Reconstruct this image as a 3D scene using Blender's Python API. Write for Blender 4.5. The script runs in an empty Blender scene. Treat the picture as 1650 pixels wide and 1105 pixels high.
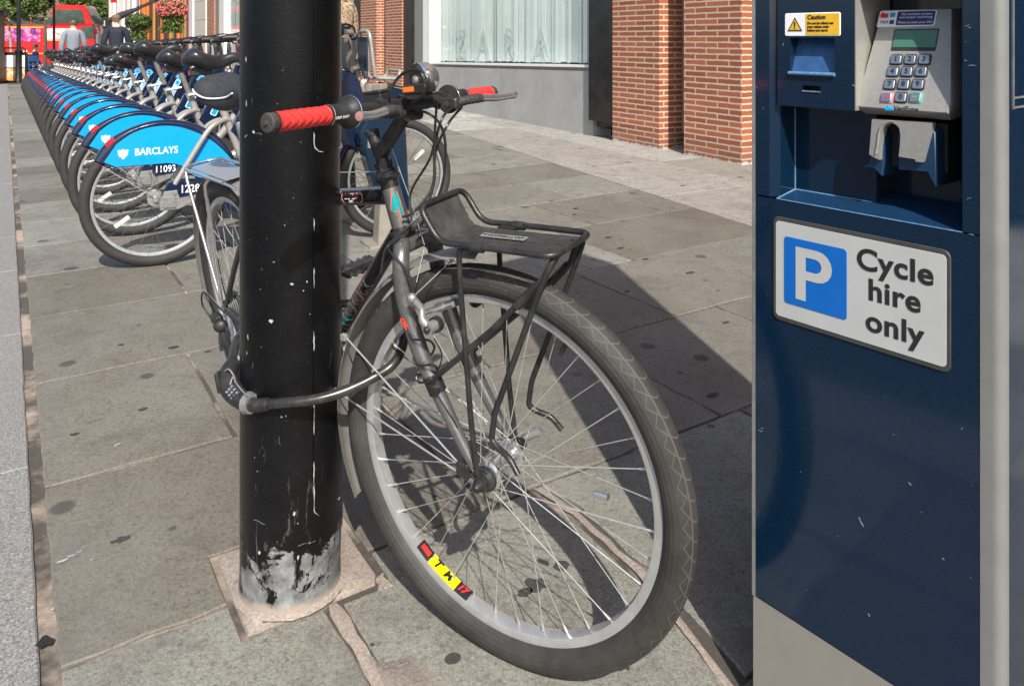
import bpy, bmesh, math, random
from mathutils import Vector as V, Matrix
random.seed(7)
R = math.radians
sc = bpy.context.scene
C = sc.collection
# ---------------------------------------------------------------- camera, sky, sun, exposure
FPX, CX, HY, H = 1253.0, 825.0, 60.0, 1.04
cd = bpy.data.cameras.new('camera'); cam = bpy.data.objects.new('camera', cd); C.objects.link(cam); sc.camera = cam
cd.sensor_width = 36; cd.lens = FPX/1650*36; cd.shift_y = (HY-552.5)/1650
cd.clip_start = .05; cd.clip_end = 600
cam.location = (0, 0, H); cam.rotation_euler = (R(90), 0, 0)
SUN_EL = R(43); sd = V((-.20, .98, 0)).normalized()          # the way the light travels over the ground
w = bpy.data.worlds.new('World'); sc.world = w; w.use_nodes = True
nt = w.node_tree; bg = nt.nodes['Background']; sky = nt.nodes.new('ShaderNodeTexSky'); sky.sky_type = 'NISHITA'; sky.sun_disc = False
sky.sun_elevation = SUN_EL; sky.sun_rotation = math.atan2(-sd.x, -sd.y); sky.dust_density = 2.0; sky.ozone_density = .8
nt.links.new(sky.outputs[0], bg.inputs[0]); bg.inputs[1].default_value = .12
sl = bpy.data.lights.new('sun', 'SUN'); so = bpy.data.objects.new('sun', sl); C.objects.link(so)
sl.energy = 5.0; sl.angle = R(.53); sl.color = (1, .95, .87)
trav = V((sd.x*math.cos(SUN_EL), sd.y*math.cos(SUN_EL), -math.sin(SUN_EL)))
so.rotation_euler = trav.to_track_quat('-Z', 'Y').to_euler(); so.location = (3, -4, 8)
sc.view_settings.view_transform = 'Standard'; sc.view_settings.look = 'None'; sc.view_settings.exposure = .42; sc.view_settings.gamma = 1
# ---------------------------------------------------------------- materials
def lin(c):
    return tuple(((x/255)/12.92 if x/255 <= .04045 else ((x/255+.055)/1.055)**2.4) for x in c)
MT = {}
class N:
    def __init__(s, name):
        s.m = bpy.data.materials.new(name); s.m.use_nodes = True; s.t = s.m.node_tree; s.b = s.t.nodes['Principled BSDF']; MT[name] = s.m
    def n(s, typ, **k):
        d = s.t.nodes.new('ShaderNode'+typ)
        for a, v in k.items():
            if a[0] == '_': d.inputs[a[1:].replace('_', ' ')].default_value = v
            else: setattr(d, a, v)
        return d
    def l(s, a, b): s.t.links.new(a, b)
    def co(s, kind='Object', scale=None):
        o = s.n('TexCoord').outputs[kind]
        if scale:
            m = s.n('Mapping'); m.inputs['Scale'].default_value = scale; s.l(o, m.inputs[0]); o = m.outputs[0]
        return o
    def noise(s, sc_, det=4, rough=.6, co=None, dist=0):
        d = s.n('TexNoise', _Scale=sc_, _Detail=det, _Roughness=rough, _Distortion=dist); s.l(co if co else s.co(), d.inputs['Vector']); return d.outputs[0]
    def ramp(s, f, st):
        r = s.n('ValToRGB'); e = r.color_ramp.elements
        while len(e) < len(st): e.new(.5)
        for i, (p, c) in enumerate(st):
            e[i].position = p; e[i].color = (*c, 1) if isinstance(c, tuple) else (c, c, c, 1)
        s.l(f, r.inputs[0]); return r.outputs[0]
    def mix(s, f, a, b, mode='MIX'):
        m = s.n('Mix', data_type='RGBA', blend_type=mode)
        for i, v in ((0, f), (6, a), (7, b)):
            if hasattr(v, 'links'): s.l(v, m.inputs[i])
            else: m.inputs[i].default_value = v if i == 0 else ((*v, 1) if len(v) == 3 else v)
        return m.outputs[2]
    def math(s, op, a, b=None, c=None):
        m = s.n('Math', operation=op)
        for i, v in enumerate((a, b, c)):
            if v is None: continue
            if hasattr(v, 'links'): s.l(v, m.inputs[i])
            else: m.inputs[i].default_value = v
        return m.outputs[0]
    def bump(s, h, st=.3, dist=.002, nrm=None):
        b = s.n('Bump', _Strength=st, _Distance=dist); s.l(h, b.inputs['Height'])
        if nrm: s.l(nrm, b.inputs['Normal'])
        s.l(b.outputs[0], s.b.inputs['Normal']); return b.outputs[0]
    def col(s, c):
        if hasattr(c, 'links'): s.l(c, s.b.inputs['Base Color'])
        else: s.b.inputs['Base Color'].default_value = (*c, 1)
    def rg(s, r):
        if hasattr(r, 'links'): s.l(r, s.b.inputs['Roughness'])
        else: s.b.inputs['Roughness'].default_value = r
def mat(name, c, rough=.5, metal=0, var=.15, nscale=30, bump=.1, bdist=.001, coat=0, dirt=0):
    """paint / metal / rubber with a little grime, never a flat colour"""
    m = N(name); f = m.noise(nscale, 5)
    lo = tuple(x*(1-var) for x in c); hi = tuple(min(1, x*(1+var)) for x in c)
    base = m.ramp(f, [(.3, lo), (.7, hi)])
    if dirt:
        g = m.ramp(m.noise(nscale*.35, 6, .7), [(.5, 0.), (.72, dirt)]); base = m.mix(g, base, (.16, .14, .115))
    m.col(base); m.rg(m.ramp(f, [(.25, max(.02, rough*.8)), (.75, min(1, rough*1.2))])); m.b.inputs['Metallic'].default_value = metal
    if bump: m.bump(m.noise(nscale*8, 3), bump, bdist)
    if coat: m.b.inputs['Coat Weight'].default_value = coat; m.b.inputs['Coat Roughness'].default_value = .08
    return m.m
mat('chrome', (.72, .72, .72), .18, .9, .08, 40, .05)
mat('alloy', (.36, .36, .35), .36, .6, .15, 60, .15, dirt=.3)
mat('rim_metal', (.50, .51, .51), .26, .6, .1, 40, .08, dirt=.15)
mat('spoke_metal', (.46, .46, .44), .32, .55, .15, 60, 0)
mat('black_metal', (.018, .018, .019), .38, 0, .3, 60, .3, dirt=.22)
mat('black_plastic', (.02, .02, .021), .45, 0, .3, 60, .3, dirt=.12)
mat('rubber', (.035, .034, .033), .75, 0, .3, 50, .3, dirt=.3)
mat('cable_rubber', (.016, .016, .017), .35, 0, .2, 50, 0)
mat('red_rubber', (.62, .035, .03), .5, 0, .12, 120, .3, dirt=.12)
mat('grey_paint', (.20, .197, .195), .30, .7, .15, 90, .15, dirt=.10)
mat('frame_black', (.02, .02, .021), .2, 0, .3, 40, .1, coat=.6, dirt=.12)
mat('teal', (.0, .22, .23), .35, 0, .05, 40, 0); mat('orange_red', (.75, .06, .03), .35, 0, .05, 40, 0)
mat('pinkish', (.55, .22, .27), .4, 0, .1, 40, 0)
mat('orange_lens', (.75, .16, .02), .25, 0, .1, 80, .1)
mat('hire_silver', (.37, .352, .325), .36, .35, .08, 30, .05, dirt=.12)
mat('hire_navy', (.006, .014, .042), .16, 0, .2, 30, .03, coat=.5)
mat('hire_cyan', (.0, .30, .70), .3, 0, .04, 30, .03, coat=.2)
mat('white_print', (.8, .8, .8), .5, 0, .04, 50, 0)
mat('black_print', (.015, .015, .017), .5, 0, .1, 50, 0)
mat('reflector_red', (.38, .012, .018), .25, 0, .1, 50, 0, coat=.3); mat('red_print', (.7, .03, .03), .35, 0, .1, 50, 0)
mat('yellow_print', (.85, .75, .0), .4, 0, .05, 50, 0)
mat('saddle_vinyl', (.022, .022, .024), .33, 0, .2, 30, .15)
mat('saddle_fabric', (.03, .032, .038), .6, 0, .25, 90, .4)
mat('taupe_steel', (.30, .27, .23), .42, .2, .12, 20, .08, dirt=.2)
mat('dark_steel', (.045, .042, .042), .3, .6, .3, 6, .03)
mat('white_frame', (.8, .79, .76), .4, 0, .03, 5, 0)
mat('sage_column', (.22, .23, .205), .5, 0, .06, 3, 0)
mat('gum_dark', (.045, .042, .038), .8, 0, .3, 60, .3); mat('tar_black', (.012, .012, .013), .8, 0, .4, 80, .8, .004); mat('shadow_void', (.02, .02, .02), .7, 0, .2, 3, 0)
mat('blind', (.94, 1.0, .965), .75, 0, .05, 5, .1)
mat('blind_back', (.5, .58, .55), .8, 0, .05, 5, 0); mat('letter_shadow', (.70, .79, .755), .7, 0, .03, 5, 0)
mat('plate_metal', (.5, .52, .52), .4, .7, .1, 80, .05)
mat('skin', (.55, .30, .21), .55, 0, .08, 20, 0); mat('hair_grey', (.09, .07, .055), .8, 0, .3, 60, .3); mat('hair_brown', (.16, .10, .06), .8, 0, .3, 60, .3)
mat('cloth_grey', (.20, .225, .26), .85, 0, .08, 8, .2); mat('cloth_navy', (.010, .014, .03), .85, 0, .15, 8, .2); mat('cloth_dark', (.03, .03, .035), .85, 0, .15, 8, .2)
mat('cloth_white', (.7, .7, .7), .85, 0, .05, 8, .2); mat('cloth_purple', (.07, .05, .16), .85, 0, .1, 8, .2)
mat('bus_red', (.50, .010, .014), .25, 0, .05, 2, 0, coat=.4); mat('bus_gold', (.85, .42, .04), .4, 0, .05, 2, 0)
mat('wood', (.42, .23, .09), .6, 0, .2, 20, .1); mat('blue_plastic', (.02, .10, .28), .4, 0, .1, 20, 0)
mat('pub_black', (.012, .012, .013), .35, 0, .3, 4, 0); mat('pub_orange', (.65, .16, .03), .5, 0, .1, 5, 0); mat('gold_paint', (.5, .3, .07), .4, .3, .2, 10, 0)
mat('pale_stone', (.60, .56, .49), .75, 0, .08, 3, .2, .003); mat('pink_wall', (.55, .42, .40), .75, 0, .06, 2, .1); mat('cream_wall', (.7, .66, .6), .75, 0, .05, 2, .1)
mat('brown_wall', (.17, .12, .09), .75, 0, .2, 2, .1)
mat('lcd_green', (.055, .16, .11), .2, 0, .1, 30, 0, coat=.5)
mat('key_steel', (.50, .53, .56), .25, .9, .06, 60, 0)
mat('sign_blue', (.0, .11, .44), .45, 0, .03, 40, 0); mat('sign_grey', (.42, .43, .42), .5, 0, .05, 12, .03)
mat('sign_border', (.045, .047, .045), .5, 0, .1, 30, .05)
mat('amber_print', (.72, .42, .02), .45, 0, .05, 30, 0); mat('deep_blue_print', (.02, .03, .14), .4, 0, .05, 30, 0)
mat('bark', (.10, .075, .055), .9, 0, .3, 20, .6, .01); mat('bark_pale', (.30, .27, .2), .9, 0, .3, 20, .4, .005)
mat('brake_rubber', (.03, .03, .032), .6, 0, .2, 40, .1)
mat('mudguard_grey', (.27, .26, .245), .3, .35, .2, 18, .05, dirt=.35)
mat('chip_white', (.36, .38, .38), .6, 0, .1, 60, .2)
mat('dark_glass', (.02, .025, .03), .06, 0, .2, 3, 0)

def m_leaf(name, c, c2):
    m = N(name); m.col(m.mix(m.ramp(m.noise(9, 2), [(.35, 0.), (.65, 1.)]), c, c2)); m.rg(.6)
    m.b.inputs['Transmission Weight'].default_value = 0
m_leaf('leaf_plane', (.05, .09, .02), (.12, .17, .03)); m_leaf('leaf_dark', (.015, .035, .012), (.04, .07, .02)); m_leaf('flower_pink', (.7, .08, .13), (.75, .25, .2))
def m_stone(name, c1, c2, c3, spots=True, scale=1.0):
    m = N(name); co = m.co(); a = m.n('Attribute', attribute_name='tone').outputs['Fac']
    big = m.noise(1.6*scale, 6, .62, co, .3); mid = m.noise(9*scale, 6, .68, co); fine = m.noise(220*scale, 3, .7, co)
    base = m.mix(m.ramp(big, [(.32, 0.), (.68, 1.)]), c1, c2); base = m.mix(m.ramp(mid, [(.38, 0.), (.75, .65)]), base, c3)
    base = m.mix(m.ramp(fine, [(.38, .0), (.68, .42)]), base, (.38, .36, .32)); base = m.mix(m.ramp(m.noise(90*scale, 4, .75, co), [(.50, 0.), (.66, .6)]), base, (.055, .05, .041))
    base = m.mix(1., base, m.ramp(a, [(0., (.80, .75, .68)), (.5, (1., .98, .94)), (1., (1.26, 1.30, 1.27))]), 'MULTIPLY')
    if spots:
        for vs, lo, dark, amt in ((3.3, .10, (.035, .033, .03), .85), (7.0, .085, (.04, .038, .035), .75), (26, .14, (.06, .055, .05), .5)):
            v = m.n('TexVoronoi', _Scale=vs, _Randomness=1.0); wv = m.mix(.06, co, m.n('TexNoise', _Scale=14, _Detail=3).outputs[1]); m.l(wv, v.inputs['Vector'])
            base = m.mix(m.ramp(v.outputs['Distance'], [(lo*.75, amt), (lo, 0.)]), base, dark)
        st = m.noise(3.1, 8, .75, co, 1.2); base = m.mix(m.ramp(st, [(.50, 0.), (.74, .6)]), base, (.075, .066, .055))
        st2 = m.noise(11, 9, .8, co, 1.0); base = m.mix(m.ramp(st2, [(.50, 0.), (.66, .6)]), base, (.085, .076, .064))
        st3 = m.noise(1.1, 7, .7, m.co('Object', (1.6, .7, 1)), .8); base = m.mix(m.ramp(st3, [(.46, 0.), (.78, .45)]), base, (.205, .208, .192))
        ws = m.noise(23, 9, .8, m.co('Object', (1, 1.7, 1)), .6); base = m.mix(m.ramp(ws, [(.70, 0.), (.76, .5)]), base, (.42, .41, .38))
    m.col(base); m.rg(m.ramp(mid, [(.3, .62), (.7, .85)])); m.bump(m.math('ADD', m.math('MULTIPLY', mid, 1.6), m.math('MULTIPLY', fine, .16)), .55, .004)
m_stone('york_stone', (.098, .086, .070), (.180, .170, .148), (.145, .150, .142))
m_stone('granite_apron', (.30, .285, .27), (.36, .345, .325), (.24, .225, .21), scale=.8)
def m_granite(name, c1, c2, c3, sc_=260):
    m = N(name); co = m.co(); f = m.noise(sc_, 2, .8, co); v = m.noise(2.2, 5, .65, co)
    b = m.ramp(f, [(.34, c1), (.5, c2), (.68, c3)]); b = m.mix(m.ramp(v, [(.35, 0.), (.75, .45)]), b, (.20, .18, .16)); m.col(b); m.rg(.75); m.bump(f, .4, .0015)
m_granite('kerb_granite', (.07, .068, .065), (.205, .20, .192), (.38, .37, .355)); m_granite('plinth_granite', (.26, .26, .25), (.38, .38, .365), (.52, .52, .50), 150)
m = N('mortar'); f = m.noise(130, 7, .85); m.col(m.mix(m.ramp(m.noise(2.3, 5, .7), [(.47, 0.), (.60, 1.)]), m.ramp(f, [(.3, (.05, .043, .036)), (.7, (.11, .095, .08))]), m.ramp(f, [(.3, (.30, .235, .19)), (.7, (.46, .375, .31))]))); m.rg(.95); m.bump(f, .9, .004)
m = N('pink_mortar'); f = m.noise(150, 7, .85); g = m.noise(11, 5, .7); m.col(m.mix(m.ramp(g, [(.4, 0.), (.75, .5)]), m.ramp(f, [(.36, (.20, .165, .135)), (.62, (.46, .39, .335))]), (.22, .19, .16))); m.rg(.95); m.bump(m.math('ADD', f, m.math('MULTIPLY', g, 2)), .8, .004)
m = N('asphalt'); f = m.noise(150, 4, .8); m.col(m.ramp(f, [(.3, .035), (.7, .075)])); m.rg(.9); m.bump(f, .5, .004)
# brick: length on x, height on z of the object's own coordinates
m = N('brick'); at_ = m.n('Attribute', attribute_name='bco').outputs['Vector']
bt = m.n('TexBrick', _Scale=1, offset=.5, squash=1); bt.inputs['Mortar Size'].default_value = .0075; bt.inputs['Mortar Smooth'].default_value = .12; bt.inputs['Brick Width'].default_value = .235; bt.inputs['Row Height'].default_value = .0715; bt.inputs['Bias'].default_value = -.1
wob = m.n('TexNoise', _Scale=22, _Detail=3); m.l(at_, wob.inputs[0]); wv = m.mix(.012, at_, wob.outputs[1]); m.l(wv, bt.inputs['Vector'])
bt.inputs['Color1'].default_value = (.27, .078, .036, 1); bt.inputs['Color2'].default_value = (.46, .138, .062, 1); bt.inputs['Mortar'].default_value = (.62, .50, .37, 1)
fn = m.noise(120, 5, .7); gl = m.noise(1.3, 4); b = m.mix(m.ramp(fn, [(.3, .0), (.75, .35)]), bt.outputs[0], (.22, .07, .04)); 
sep = m.n('SeparateXYZ'); m.l(at_, sep.inputs[0]); low = m.math('ADD', sep.outputs[2], m.math('MULTIPLY', m.noise(9, 5), .22)); b = m.mix(m.ramp(low, [(.10, .45), (.30, 0.)]), b, (.17, .105, .085))
ef = m.math('ADD', sep.outputs[2], m.math('MULTIPLY', m.noise(14, 6, .7), .11)); b = m.mix(m.ramp(ef, [(.065, .85), (.075, 0.)]), b, (.55, .50, .45))
m.col(b); m.rg(.88); m.bump(m.math('ADD', m.math('MULTIPLY', bt.outputs['Fac'], -1.1), m.math('MULTIPLY', fn, .25)), .9, .006)
# post paint: black, chipped, bare at the foot
m = N('post_paint'); co = m.co(); sep = m.n('SeparateXYZ'); m.l(co, sep.inputs[0]); fine = m.noise(420, 3, .7, co)
base = m.ramp(m.noise(12, 5, .7, co), [(.3, (.0025, .0025, .003)), (.75, (.006, .006, .007))])
base = m.mix(m.ramp(m.noise(330, 2, .6, co), [(.70, 0.), (.76, .35)]), base, (.20, .20, .21))
chips = m.noise(26, 7, .72, co, .4); lowz = m.math('MULTIPLY', m.math('SUBTRACT', .5, sep.outputs[2]), .07); chips = m.math('ADD', chips, m.math('MAXIMUM', lowz, -.03))
base = m.mix(m.ramp(chips, [(.745, 0.), (.755, .9)]), base, (.42, .44, .44))
scr = m.noise(60, 4, .75, m.co('Object', (1, 1, .16)), .5); scr = m.math('ADD', scr, m.math('MAXIMUM', m.math('MULTIPLY', m.math('SUBTRACT', .40, sep.outputs[2]), .22), -.02)); base = m.mix(m.ramp(scr, [(.64, 0.), (.80, .5)]), base, (.25, .255, .26))
edge = m.math('ADD', sep.outputs[2], m.math('MULTIPLY', m.noise(13, 7, .75, co, .6), -.22)); bare = m.ramp(edge, [(-.106, 1.), (-.100, 0.)]); isl = m.ramp(m.math('ADD', m.noise(17, 6, .7, co, .8), m.math('MULTIPLY', sep.outputs[2], -1.1)), [(.50, 0.), (.51, .9)]); bare = m.math('MAXIMUM', m.math('MULTIPLY', bare, m.ramp(m.noise(8, 6, .7, co, .5), [(.455, .0), (.475, 1.)])), m.math('MULTIPLY', isl, m.math('LESS_THAN', sep.outputs[2], .16)))
bc = m.ramp(m.noise(30, 7, .7, co), [(.3, (.05, .048, .045)), (.5, (.15, .155, .155)), (.72, (.30, .31, .30))]); base = m.mix(bare, base, bc); base = m.mix(m.ramp(m.math('ADD', sep.outputs[2], m.math('MULTIPLY', m.noise(20, 5), .03)), [(.036, .9), (.046, 0.)]), base, (.33, .27, .22))
m.col(base); m.rg(m.mix(bare, (.18, .18, .18), (.8, .8, .8))); m.b.inputs['Specular IOR Level'].default_value = .3
m.bump(m.math('ADD', m.math('SUBTRACT', fine, m.math('MULTIPLY', bare, .8)), m.math('MULTIPLY', m.noise(9, 4, .6, co), 1.6)), .5, .0016)
# tyre (uses its own UV: u along the tyre, v round the section, tread at v = .5)
def m_tyre(name, nlug, dusty, c=(.024, .0225, .021)):
    m = N(name); uv = m.n('UVMap').outputs[0]; s = m.n('SeparateXYZ'); m.l(uv, s.inputs[0]); u, v = s.outputs[0], s.outputs[1]
    d = m.math('ABSOLUTE', m.math('SUBTRACT', v, .5))
    tread = m.math('LESS_THAN', d, .17)
    ph = m.math('MULTIPLY', m.math('POWER', m.math('MULTIPLY', d, 5.5), 1.6), 1.1)
    g1 = m.math('ABSOLUTE', m.math('SUBTRACT', m.math('FRACT', m.math('ADD', m.math('MULTIPLY', u, nlug), ph)), .5)); g1 = m.math('LESS_THAN', g1, .05)
    g2 = m.math('LESS_THAN', m.math('ABSOLUTE', m.math('SUBTRACT', d, .075)), .008)
    g3 = m.math('MULTIPLY', m.math('LESS_THAN', m.math('ABSOLUTE', m.math('SUBTRACT', m.math('FRACT', m.math('ADD', m.math('MULTIPLY', u, nlug), m.math('MULTIPLY', d, -7.5))), .3)), .035), m.math('GREATER_THAN', d, .075))
    g = m.math('MULTIPLY', m.math('MAXIMUM', m.math('MAXIMUM', g1, g2), g3), tread)
    rib = m.math('MULTIPLY', m.math('SINE', m.math('MULTIPLY', v, 130.)), m.math('MULTIPLY', m.math('SUBTRACT', 1., tread), .5))
    f = m.noise(45, 6, .7); base = m.ramp(f, [(.3, tuple(x*.75 for x in c)), (.7, tuple(x*1.35 for x in c))])
    base = m.mix(m.ramp(m.noise(6, 6, .7), [(.45, 0.), (.75, dusty)]), base, (.072, .068, .061))
    base = m.mix(m.math('MULTIPLY', g, dusty*.5), base, (.17, .155, .13))
    m.col(base); m.rg(.72); m.bump(m.math('SUBTRACT', m.math('MULTIPLY', rib, .22), g), .8, .0018)
m_tyre('tyre_rubber', 70, .62); m_tyre('hire_tyre_rubber', 70, .2, (.022, .021, .021))
# cycle-hire totem panels
m = N('totem_blue'); f = m.noise(700, 2, .8); sc1 = m.noise(30, 8, .8, m.co('Object', (4, 4, 1)), .8)
b = m.ramp(f, [(.3, (.0016, .0095, .026)), (.7, (.0035, .020, .048))]); v = m.n('TexVoronoi', _Scale=38, feature='F1'); m.l(m.co(), v.inputs[0])
b = m.mix(m.ramp(v.outputs['Distance'], [(.010, .6), (.018, 0.)]), b, (.38, .40, .42)); m.col(b)
m.rg(m.ramp(sc1, [(.4, .07), (.75, .22)])); m.b.inputs['Coat Weight'].default_value = .15; m.b.inputs['Coat Roughness'].default_value = .03; m.bump(f, .03, .0005)
m = N('totem_blue_worn'); f = m.noise(500, 2, .8); b = m.ramp(f, [(.3, (.003, .022, .060)), (.7, (.006, .036, .095))]); s1 = m.noise(80, 8, .85, m.co('Object', (1, 6, 6)), 1.5); b = m.mix(m.ramp(s1, [(.55, 0.), (.78, .35)]), b, (.30, .33, .38)); m.col(b); m.rg(.38); m.bump(s1, .1, .0005)
mat('totem_silver', (.215, .218, .21), .4, .25, .05, 25, .05, dirt=.1); mat('totem_grey', (.25, .238, .215), .42, .1, .04, 40, .05, dirt=.1)
mat('terminal_grey', (.33, .322, .30), .45, .35, .08, 200, .1, dirt=.12)
mat('leopard', (.45, .30, .17), .85, 0, .2, 8, 0)
m = N('leopard_cloth'); v = m.n('TexVoronoi', _Scale=34); m.l(m.co(), v.inputs[0]); m.col(m.ramp(v.outputs['Distance'], [(.0, (.5, .38, .25)), (.33, (.05, .035, .025)), (.5, (.42, .3, .19))])); m.rg(.85)
# ---------------------------------------------------------------- mesh helpers
def frame(d, hint=V((0, 0, 1))):
    d = V(d).normalized(); h = V(hint)
    if abs(d.dot(h)) > .98: h = V((1, 0, 0))
    x = h.cross(d).normalized(); return x, d.cross(x).normalized(), d
class MB:
    def __init__(s): s.v = []; s.f = []; s.mi = []; s.uv = {}; s.cur = 0
    def add(s, vs, fs):
        b = len(s.v); s.v += [tuple(x) for x in vs]
        for f in fs: s.f.append([i+b for i in f]); s.mi.append(s.cur)
        return s
    def box(s, c, ex, ey, ez, hx, hy, hz, bev=0):
        c = V(c); ex, ey, ez = V(ex), V(ey), V(ez)
        if not bev:
            vs = [c+ex*hx*a+ey*hy*b_+ez*hz*d for d in (-1, 1) for b_ in (-1, 1) for a in (-1, 1)]
            return s.add(vs, [(0, 2, 3, 1), (4, 5, 7, 6), (0, 1, 5, 4), (2, 6, 7, 3), (0, 4, 6, 2), (1, 3, 7, 5)])
        out = []; 
        for sx, sy in ((1, 1), (-1, 1), (-1, -1), (1, -1)):
            a0 = {(1, 1): 0, (-1, 1): 90, (-1, -1): 180, (1, -1): 270}[(sx, sy)]
            for k in range(4):
                a = R(a0+30*k); out.append((sx*(hx-bev)+bev*math.cos(a), sy*(hy-bev)+bev*math.sin(a)))
        return s.prism([c+ex*x+ey*y for x, y in out], ez, -hz, hz, min(bev, hz*.6)*.6)
    def prism(s, pts, d, a=0., b=.01, bev=0):
        """closed outline pushed along d from a to b, edges eased by bev"""
        pts = [V(p) for p in pts]; d = V(d).normalized(); n = len(pts); c = sum(pts, V())/n
        def ring(off, ins):
            o = []
            for i, p in enumerate(pts):
                if ins:
                    t = (pts[(i+1) % n]-pts[i-1]); t = t.normalized() if t.length > 1e-9 else V((1, 0, 0)); q = t.cross(d).normalized()
                    if q.dot(c-p) < 0: q = -q
                    p = p+q*ins
                o.append(p+d*off)
            return o
        rs = [ring(a, bev), ring(a+bev, 0), ring(b-bev, 0), ring(b, bev)] if bev else [ring(a, 0), ring(b, 0)]
        base = len(s.v)
        for r in rs: s.v += [tuple(x) for x in r]
        for k in range(len(rs)-1):
            for i in range(n):
                j = (i+1) % n; s.f.append([base+k*n+i, base+k*n+j, base+(k+1)*n+j, base+(k+1)*n+i]); s.mi.append(s.cur)
        s.f.append([base+i for i in range(n)][::-1]); s.mi.append(s.cur); s.f.append([base+(len(rs)-1)*n+i for i in range(n)]); s.mi.append(s.cur); return s
    def tube(s, pts, r, seg=8, closed=False, caps=True, flat=None):
        pts = [V(p) for p in pts]; n = len(pts); rr = r if hasattr(r, '__len__') else [r]*n
        base = len(s.v); px = None
        for i, p in enumerate(pts):
            if closed: t = pts[(i+1) % n]-pts[i-1]
            else: t = (pts[min(i+1, n-1)]-pts[max(i-1, 0)])
            t = t.normalized() if t.length > 1e-9 else V((0, 0, 1))
            if px is None: px, py, _ = frame(t)
            else:
                px = px-t*px.dot(t); px = px.normalized() if px.length > 1e-6 else frame(t)[0]
                py = t.cross(px)
            for k in range(seg):
                a = 2*math.pi*k/seg; s.v.append(tuple(p+(px*math.cos(a)+py*math.sin(a))*rr[i]))
        m_ = n if closed else n-1
        for i in range(m_):
            for k in range(seg):
                a = base+i*seg+k; b = base+i*seg+(k+1) % seg; j = (i+1) % n; c = base+j*seg+(k+1) % seg; d = base+j*seg+k
                s.f.append([a, b, c, d]); s.mi.append(s.cur)
        if caps and not closed:
            s.f.append([base+k for k in range(seg)][::-1]); s.mi.append(s.cur); s.f.append([base+(n-1)*seg+k for k in range(seg)]); s.mi.append(s.cur)
        return s
    def lathe(s, c, axis, prof, seg=24, closed_prof=False, a0=0, a1=360, uv=False, hint=(0, 0, 1)):
        """prof: (along axis, radius)"""
        c = V(c); x, y, z = frame(axis, V(hint)); full = abs(a1-a0) >= 359.9; n = seg if full else seg+1; base = len(s.v); m_ = len(prof)
        for i in range(n):
            a = R(a0+(a1-a0)*i/seg); e = x*math.cos(a)+y*math.sin(a)
            for h, r in prof: s.v.append(tuple(c+z*h+e*r))
        for i in range(seg if full else n-1):
            j = (i+1) % n
            for k in range(m_ if closed_prof else m_-1):
                l = (k+1) % m_
                if uv: s.uv[len(s.f)] = [(i/seg, k/m_), ((i+1)/seg, k/m_), ((i+1)/seg, (k+1)/m_), (i/seg, (k+1)/m_)]
                s.f.append([base+i*m_+k, base+j*m_+k, base+j*m_+l, base+i*m_+l]); s.mi.append(s.cur)
        return s
    def cyl(s, a, b, r, seg=12): return s.tube([a, b], r, seg)
    def ball(s, c, rx, ry=None, rz=None, seg=14, ex=(1, 0, 0), ey=(0, 1, 0), ez=(0, 0, 1)):
        ry = ry or rx; rz = rz or rx; ex, ey, ez, c = V(ex), V(ey), V(ez), V(c); b = len(s.v); m_ = seg//2
        s.v.append(tuple(c-ez*rz))
        for i in range(1, m_):
            p = -math.pi/2+math.pi*i/m_
            for k in range(seg):
                a = 2*math.pi*k/seg; s.v.append(tuple(c+ex*rx*math.cos(p)*math.cos(a)+ey*ry*math.cos(p)*math.sin(a)+ez*rz*math.sin(p)))
        s.v.append(tuple(c+ez*rz)); top = len(s.v)-1
        for k in range(seg):
            j = (k+1) % seg; s.f.append([b, b+1+j, b+1+k]); s.mi.append(s.cur); s.f.append([top, top-seg+k, top-seg+j]); s.mi.append(s.cur)
        for i in range(m_-2):
            for k in range(seg):
                j = (k+1) % seg; s.f.append([b+1+i*seg+k, b+1+i*seg+j, b+1+(i+1)*seg+j, b+1+(i+1)*seg+k]); s.mi.append(s.cur)
        return s
    def build(s, name, mats, parent=None, sharp=38, origin=None, recalc=True):
        if parent is not None and origin is None: origin = parent.get('_o', (0, 0, 0))
        o0 = V(origin) if origin is not None else V((0, 0, 0))
        me = bpy.data.meshes.new(name); me.from_pydata([tuple(V(v)-o0) for v in s.v], [], s.f)
        for m_ in (mats if isinstance(mats, (list, tuple)) else [mats]): me.materials.append(MT[m_])
        for i, p in enumerate(me.polygons): p.material_index = s.mi[i]
        if s.uv:
            ul = me.uv_layers.new(name='UVMap')
            for fi, uvs in s.uv.items():
                p = me.polygons[fi]
                for k, li in enumerate(p.loop_indices): ul.data[li].uv = uvs[k % 4]
        if recalc:
            bm = bmesh.new(); bm.from_mesh(me); bmesh.ops.recalc_face_normals(bm, faces=bm.faces); bm.to_mesh(me); bm.free()
        me.polygons.foreach_set('use_smooth', [True]*len(me.polygons)); me.set_sharp_from_angle(angle=R(sharp))
        o = bpy.data.objects.new(name, me); C.objects.link(o)
        if parent is not None: o.parent = parent; o['_o'] = tuple(o0)
        elif origin is not None: o.location = o0
        return o
def tag(o, label=None, cat=None, group=None, kind=None):
    for k, v in (('label', label), ('category', cat), ('group', group), ('kind', kind)):
        if v: o[k] = v
    return o
def thing(name, label, cat, loc=(0, 0, 0), group=None, local=False, rotz=0):
    o = bpy.data.objects.new(name, None); C.objects.link(o); o.location = loc; o.empty_display_size = .1; o.rotation_euler = (0, 0, rotz)
    o['_o'] = (0, 0, 0) if local else tuple(loc); return tag(o, label, cat, group)
def single(mb, name, mats, label, cat, loc, group=None, **k):
    o = mb.build(name, mats, None, origin=loc, **k); return tag(o, label, cat, group)
def copy_tree(o, parent=None):
    c = o.copy(); C.objects.link(c); c.parent = parent
    for ch in list(o.children): copy_tree(ch, c)
    return c
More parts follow.
